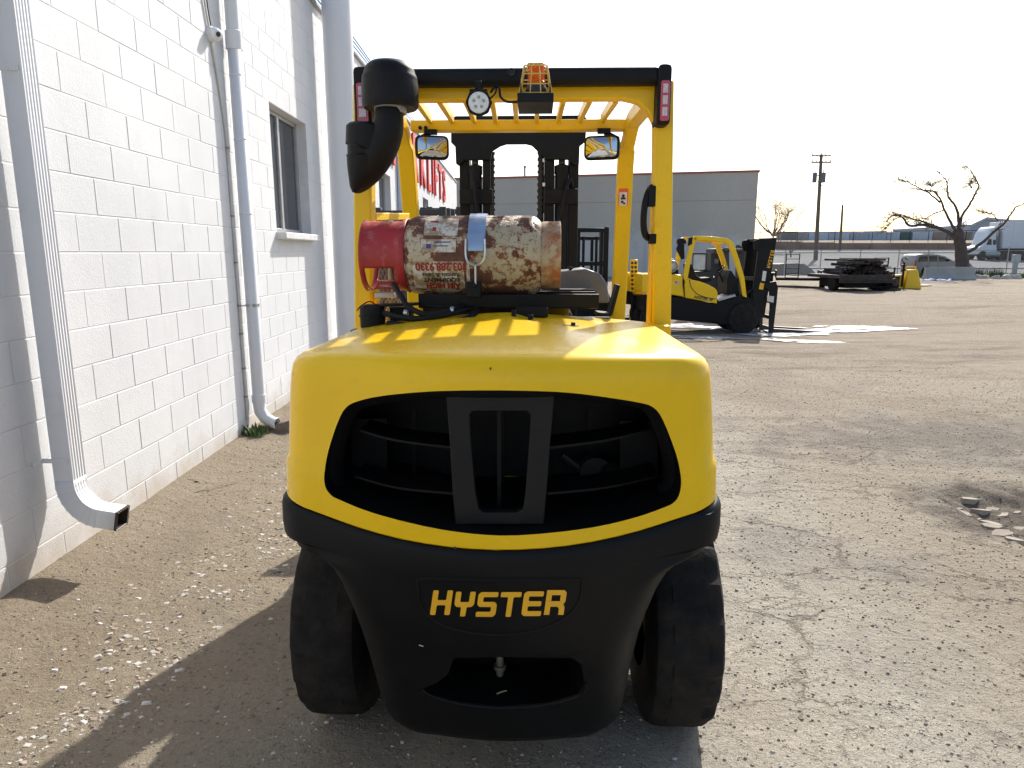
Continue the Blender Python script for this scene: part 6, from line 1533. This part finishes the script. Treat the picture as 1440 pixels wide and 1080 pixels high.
# chain link fence
fz=empty('chain_link_fence',(22,46.2,0),0,'chain link fence with top rail along the far side of the yard','fence')
GV=pm('galvanised_post',(.38,.38,.37),.5,.4,.1,3)
def fx(px): return at(px,380,46.2).x
zt_=at(1200,352,46.2).z
posts=[1103,1153,1208,1262,1303.5,1348,1415,1450,1500,1560]
for px in posts:
    x=fx(px); g=MB(); g.cyl((x,46.2,ground_z(x,46.2)-.1),(x,46.2,zt_+(.25 if px in(1415,) else .03)),.035,8); g.build('fence_post',GV,fz,loc=(-22,-46.2,0))
g=MB(); g.cyl((fx(1090),46.2,zt_),(fx(1560),46.2,zt_),.022,6); g.build('top_rail',GV,fz,loc=(-22,-46.2,0))
g=MB(); x=fx(1090); x1=fx(1560); zb_=.05
h=zt_-zb_
while x<x1:
    g.bar((x,46.2,zb_),(x+h,46.2,zt_),.0035,.0035,(0,1,0)); g.bar((x+h,46.205,zb_),(x,46.205,zt_),.0035,.0035,(0,1,0)); x+=.10
g.build('chain_mesh',GV,fz,loc=(-22,-46.2,0),smooth=0,kind='stuff')
q=at(1427,378,47); g=MB(); g.box(-.12,.12,-.12,.12,0,1.35); g.box(-.2,.2,-.18,.18,.9,1.45); g.build('utility_box',pm('pale_blue_grey_box',(.36,.4,.45),.5),None,(q.x,47,ground_z(q.x,47)),bevel=.03,label='small pale grey utility box on a post behind the fence near the right edge',cat='utility box')
# grey wedge ramp
q0=at(1087,378,50); pts=[(1087,377.5),(1087,362),(1094,361),(1122,361),(1133,369),(1141,377.5)]
g=MB(); g.prism([(at(x,y,50).x,at(x,y,50).z-at(1100,377.5,50).z) for x,y in pts],-1.2,1.5); g.build('loading_ramp',pm('ramp_grey',(.22,.22,.22),.8,0,.1,1),None,(0,50,ground_z(35,50)),bevel=.03,label='grey wedge shaped loading ramp left of the tall utility pole',cat='ramp')
# utility trailer with ramp gate
Yt=32.5; p=at(1120,405,Yt); gz=ground_z(p.x,Yt); r=empty('utility_trailer',(p.x,Yt,gz),R(-20),'low black utility trailer with raised ladder ramp gate','trailer')
seg_box(r,'deck',WOOD,-.95,1.0,-.8,1.8,.42,.47,.005)
for z in (.50,.72):
    for a in ((-.97,-.91),(.95,1.01)): seg_box(r,'side_rail',BLKD,a[0],a[1],-.8,1.8,z,z+.06)
for y in (-.8,0,.9,1.74):
    for a in (-.97,.95): seg_box(r,'rail_post',BLKD,a,a+.05,y,y+.05,.45,.75)
seg_box(r,'frame_beam',BLKD,-.95,1.0,-.84,-.76,.34,.45); seg_box(r,'fender',BLKD,1.0,1.28,-.2,1.3,.60,.66,.02); seg_box(r,'fender',BLKD,-1.25,-.97,-.2,1.3,.60,.66,.02)
for s in (-1.23,1.03):
    for y in (.1,.85):
        g=MB(); g.lathe([(.12,0),(.28,0),(.3,.03),(.3,.15),(.28,.18),(.12,.18)],(s,y,.3),(1,0,0),20); g.build('wheel',RUB,r,loc=(0,0,0))
for x in (-.55,0): seg_box(r,'gate_upright',BLKD,x-.02,x+.02,-.86,-.82,.42,1.55)
for k in range(6): seg_box(r,'gate_rung',BLKD,-.55,.0,-.86,-.83,.45+k*.21,.48+k*.21)
g=MB(); g.bar((-.6,1.8,.42),(0,3.0,.45),.08,.08); g.bar((.6,1.8,.42),(0,3.0,.45),.08,.08); g.build('drawbar',BLKD,r,loc=(0,0,0))
# flatbed loaded with scrap bars
Yt=29.5; p=at(1208,409,Yt); gz=ground_z(p.x,Yt); r=empty('scrap_trailer',(p.x,Yt,gz),R(4),'small rusty flatbed trailer under the dark scrap steel stack','trailer')
seg_box(r,'deck',RUST,-1.2,1.0,-.6,2.2,.52,.66,.01); seg_box(r,'end_beam',RUST,-1.25,1.0,-.68,-.6,.34,.68,.01); seg_box(r,'under_deck_shade',BLKD,-.8,.6,-.3,1.8,.12,.5,.01); seg_box(r,'end_rail',RUST,-1.28,1.0,-.75,-.70,.44,.50)  # the black box under the deck is added to stand for shadow there
for x in (-1.15,.75):
    g=MB(); g.lathe([(.15,0),(.31,0),(.34,.04),(.34,.2),(.31,.24),(.15,.24)],(x,.2,.33),(1,0,0),20); g.build('wheel',RUB,r,loc=(0,0,0))
for x in (-1.2,1.1): seg_box(r,'stake',RUST,x-.03,x+.03,-.62,-.56,.6,.98)
g=random.Random(14); layer=.63; idx=0
posw=['bottom','lower','middle','upper','top']
for ly in range(6):
    n=6-ly//2; w=2.15-.22*ly; zz=.68+ly*.11
    for k in range(n):
        x=-1.05+.12*ly+(w*(k+.5)/n)+g.uniform(-.04,.04); l=g.uniform(1.6,2.6); m=MB(); ww=g.uniform(.12,.30); hh=g.uniform(.07,.13)
        if g.random()<.45: m.prism([(-ww/2,0),(ww/2,0),(ww/2,hh),(ww/2-.03,hh),(ww/2-.03,.03),(-ww/2+.03,.03),(-ww/2+.03,hh),(-ww/2,hh)],-.3,l-.3)
        else: m.box(-ww/2,ww/2,-.3,l-.3,0,hh)
        o=m.build('steel_beam',[RUST,BLKD,pm('brown_rust',(.11,.06,.04),.8,.1,.3,9)][g.randint(0,2)],None,(p.x+x,Yt-.2+g.uniform(-.15,.25),gz+zz),rz=g.uniform(-.12,.12),smooth=0,label='dark rusty steel channel in the scrap stack on the flatbed trailer',cat='steel beam',group='steel channels stacked on the flatbed trailer')
    for k in range(2):
        m=MB(); a=-1.15+.12*ly+g.uniform(0,.3); l=w*g.uniform(.75,1.05); yy_=-.45+g.uniform(-.1,.3); m.box(0,l,0,g.uniform(.07,.14),0,g.uniform(.04,.09))
        m.build('steel_beam',[RUST,BLKD][g.randint(0,1)],None,(p.x+a,Yt+yy_,gz+zz+.02+k*.05),rz=g.uniform(-.06,.06),smooth=0,label='long steel bar lying crosswise on the front of the scrap stack',cat='steel beam',group='crosswise steel bars of the scrap stack')
m=MB(); m.box(-.35,.35,-.2,.2,0,.05)
for t in (0,.12,.24): m.box(-.33,-.28,-.03,.03,.02,.45); m.box(.28,.33,-.03,.03,.02,.45)
m=MB(); m.bar((-.3,0,0),(-.3,0,.42),.04,.04); m.bar((.28,0,0),(.28,0,.42),.04,.04)
for z in (.12,.25,.40): m.bar((-.3,0,z),(.28,0,z),.03,.03)
m.build('ladder_bracket',BLKD,None,(p.x+1.0,Yt+.3,gz+.95),smooth=0,label='small black steel ladder frame on the right end of the scrap stack',cat='frame')
r2=empty('scrap_motor',(p.x+1.2,Yt,gz),R(8),'black scrap motor block at the right end of the loaded scrap trailer','motor')
seg_box(r2,'housing',BLKD,-.28,.32,-.3,.5,.12,.62,.04); seg_box(r2,'mount',RUST,-.34,.38,-.34,.4,.0,.13,.01); g=MB(); g.lathe([(.12,0),(.16,.03),(.16,.16),(.05,.2)],(0,-.3,.38),(0,-1,0),16); g.build('pulley',RUST,r2,loc=(0,0,0))
# heap of chain and hose beside the trailer
m=MB(); g=random.Random(2)
for k in range(6): m.tube(smooth_path([(g.uniform(-.5,.5),g.uniform(-.3,.3),.04+g.random()*.16) for _ in range(7)],4),.025,6)
q=at(1238,409,29.2); m.build('hose_coil',BLKD,None,(q.x,29.2,ground_z(q.x,29.2)),label='tangled black hose heap on the ground beside the scrap trailer',cat='hose')
# yellow tank/hopper with black pump
Yy=31.5; q=at(1271,405,Yy); gz=ground_z(q.x,Yy); r=empty('hydraulic_unit',(q.x,Yy,gz),R(-12),'yellow hydraulic unit with black pump post, right of the scrap trailer','machine')
g=MB(); vs=[(-.1,-.4,0),(.62,-.4,0),(.62,.4,0),(-.1,.4,0),(-.02,-.28,.85),(.42,-.28,.85),(.42,.28,.85),(-.02,.28,.85)]; g.add(vs,[(0,3,2,1),(4,5,6,7),(0,1,5,4),(1,2,6,5),(2,3,7,6),(3,0,4,7)]); g.build('tank',YEL,r,loc=(0,0,0),bevel=.05,seg=3)
g=MB(); g.box(-.02,.42,-.03,.03,.95,1.0); g.box(-.02,.02,-.03,.03,.82,.95); g.box(.38,.42,-.03,.03,.82,.95); g.build('handle',YEL2,r,loc=(0,0,0),bevel=.01)
g=MB(); g.box(-.62,-.12,-.3,.3,.0,.62); g.build('cabinet',YEL2,r,loc=(0,0,0),bevel=.02)
g=MB(); g.box(-.58,-.35,-.315,-.303,.05,.55); g.build('cabinet_panel',BLKD,r,loc=(0,0,0),bevel=.005)
g=MB(); g.cyl((-.2,-.36,.1),(-.2,-.36,1.15),.045,10); g.lathe([(.09,0),(.10,.05),(.05,.1)],(-.2,-.36,.8),n=12); g.lathe([(.10,0),(.10,.06),(.04,.1)],(-.2,-.36,1.0),n=12); g.tube(smooth_path([(-.2,-.36,1.15),(-.32,-.36,1.3),(-.2,-.36,1.38),(-.08,-.36,1.28)]),.02,6); g.build('pump_post',BLK,r,loc=(0,0,0))
# semi truck
def semi():
    Y=80.0; p=at(1400,366,Y); gz=ground_z(p.x,Y); r=empty('semi_truck',(p.x,Y,gz),0,'white semi truck and long box trailer on the road at the right edge','truck')
    o=at(1400,366,Y-1.3)
    def S(x,y): q=at(x,y,Y-1.3); return (q.x-o.x,q.z-o.z)
    WP=pm('truck_white',(.68,.68,.68),.35,0,.05,1,.15,(.4,.38,.35),2,coat=.3)
    g=MB(); g.prism([S(*q) for q in ((1365,358),(1364,351),(1367,347),(1374,345),(1378,335),(1381,327),(1386,320),(1390,318),(1392,352),(1392,358))],-1.2,1.2); g.build('cab',WP,r,loc=(0,0,0),bevel=.12,seg=3)
    g=MB(); g.prism([S(*q) for q in ((1376.5,344),(1380,336),(1384,336),(1384,344))],-1.215,-1.19); g.prism([S(*q) for q in ((1386,344),(1386,337),(1390,337),(1390,344))],-1.215,-1.19); g.build('cab_window',GLASS,r,loc=(0,0,0),smooth=0)
    a,b_=S(1398,349),S(1560,311.5); g=MB(); g.box(a[0],b_[0],-1.3,1.3,a[1],b_[1]); t=g.build('trailer_box',WP,r,loc=(0,0,0),bevel=.04)
    for k in range(9): g=MB(); x=a[0]+1+k*1.4; g.box(x,x+.05,-1.32,-1.301,a[1]+.1,b_[1]-.1); g.build('trailer_rib',WP,t,loc=(0,0,0),smooth=0)
    a,b_=S(1366,360),S(1560,350); g=MB(); g.box(a[0],b_[0],-1.0,1.0,a[1],b_[1]-.01); g.build('frame_rail',BLKD,r,loc=(0,0,0),bevel=.02)
    a,b_=S(1393,351),S(1398,322); g=MB(); g.box(a[0],b_[0],-.9,.9,a[1],b_[1]); g.build('cab_extender',pm('extender_grey',(.25,.25,.26),.5),r,loc=(0,0,0))
    g=MB(); c=S(1379,357); g.lathe([(.3,-.8),(.3,.8)],(c[0]+.5,-1.05,c[1]),(1,0,0),16); g.build('fuel_tank',ALU,r,loc=(0,0,0))
    for x in (1371.5,1402,1414,1434,1446):
        for y0 in (-1.25,.85): c=S(x,360); g=MB(); g.lathe([(.25,0),(.47,0),(.52,.05),(.52,.35),(.47,.4),(.25,.4)],(c[0],y0,.52),(0,1,0),24); g.build('wheel',RUB,r,loc=(0,0,0))
semi()
# far blue-grey building with gable
YG_=150; a=at(1364,340,YG_); g=MB(); prf=[at(1364,350,YG_),at(1364,317.5,YG_),at(1386,307,YG_),at(1420,311,YG_),at(1640,311,YG_),at(1640,350,YG_)]
r=empty('far_building',(a.x,YG_,3),0,'pale blue grey metal building with low gable behind the semi truck','building')
g.prism([(q.x-a.x,q.z-3) for q in prf],0,30); g.build('wall',pm('far_metal_siding',(.34,.38,.44),.6,0,.05,.1),r,loc=(0,0,0),smooth=0)
g=MB(); P=[(q.x-a.x,q.z-3) for q in prf[1:5]]; g.strip(P,.5,-.4,30.2); g.build('roof',pm('far_roof',(.42,.45,.5),.5),r,loc=(0,0,0),smooth=0)
# very far low roofline
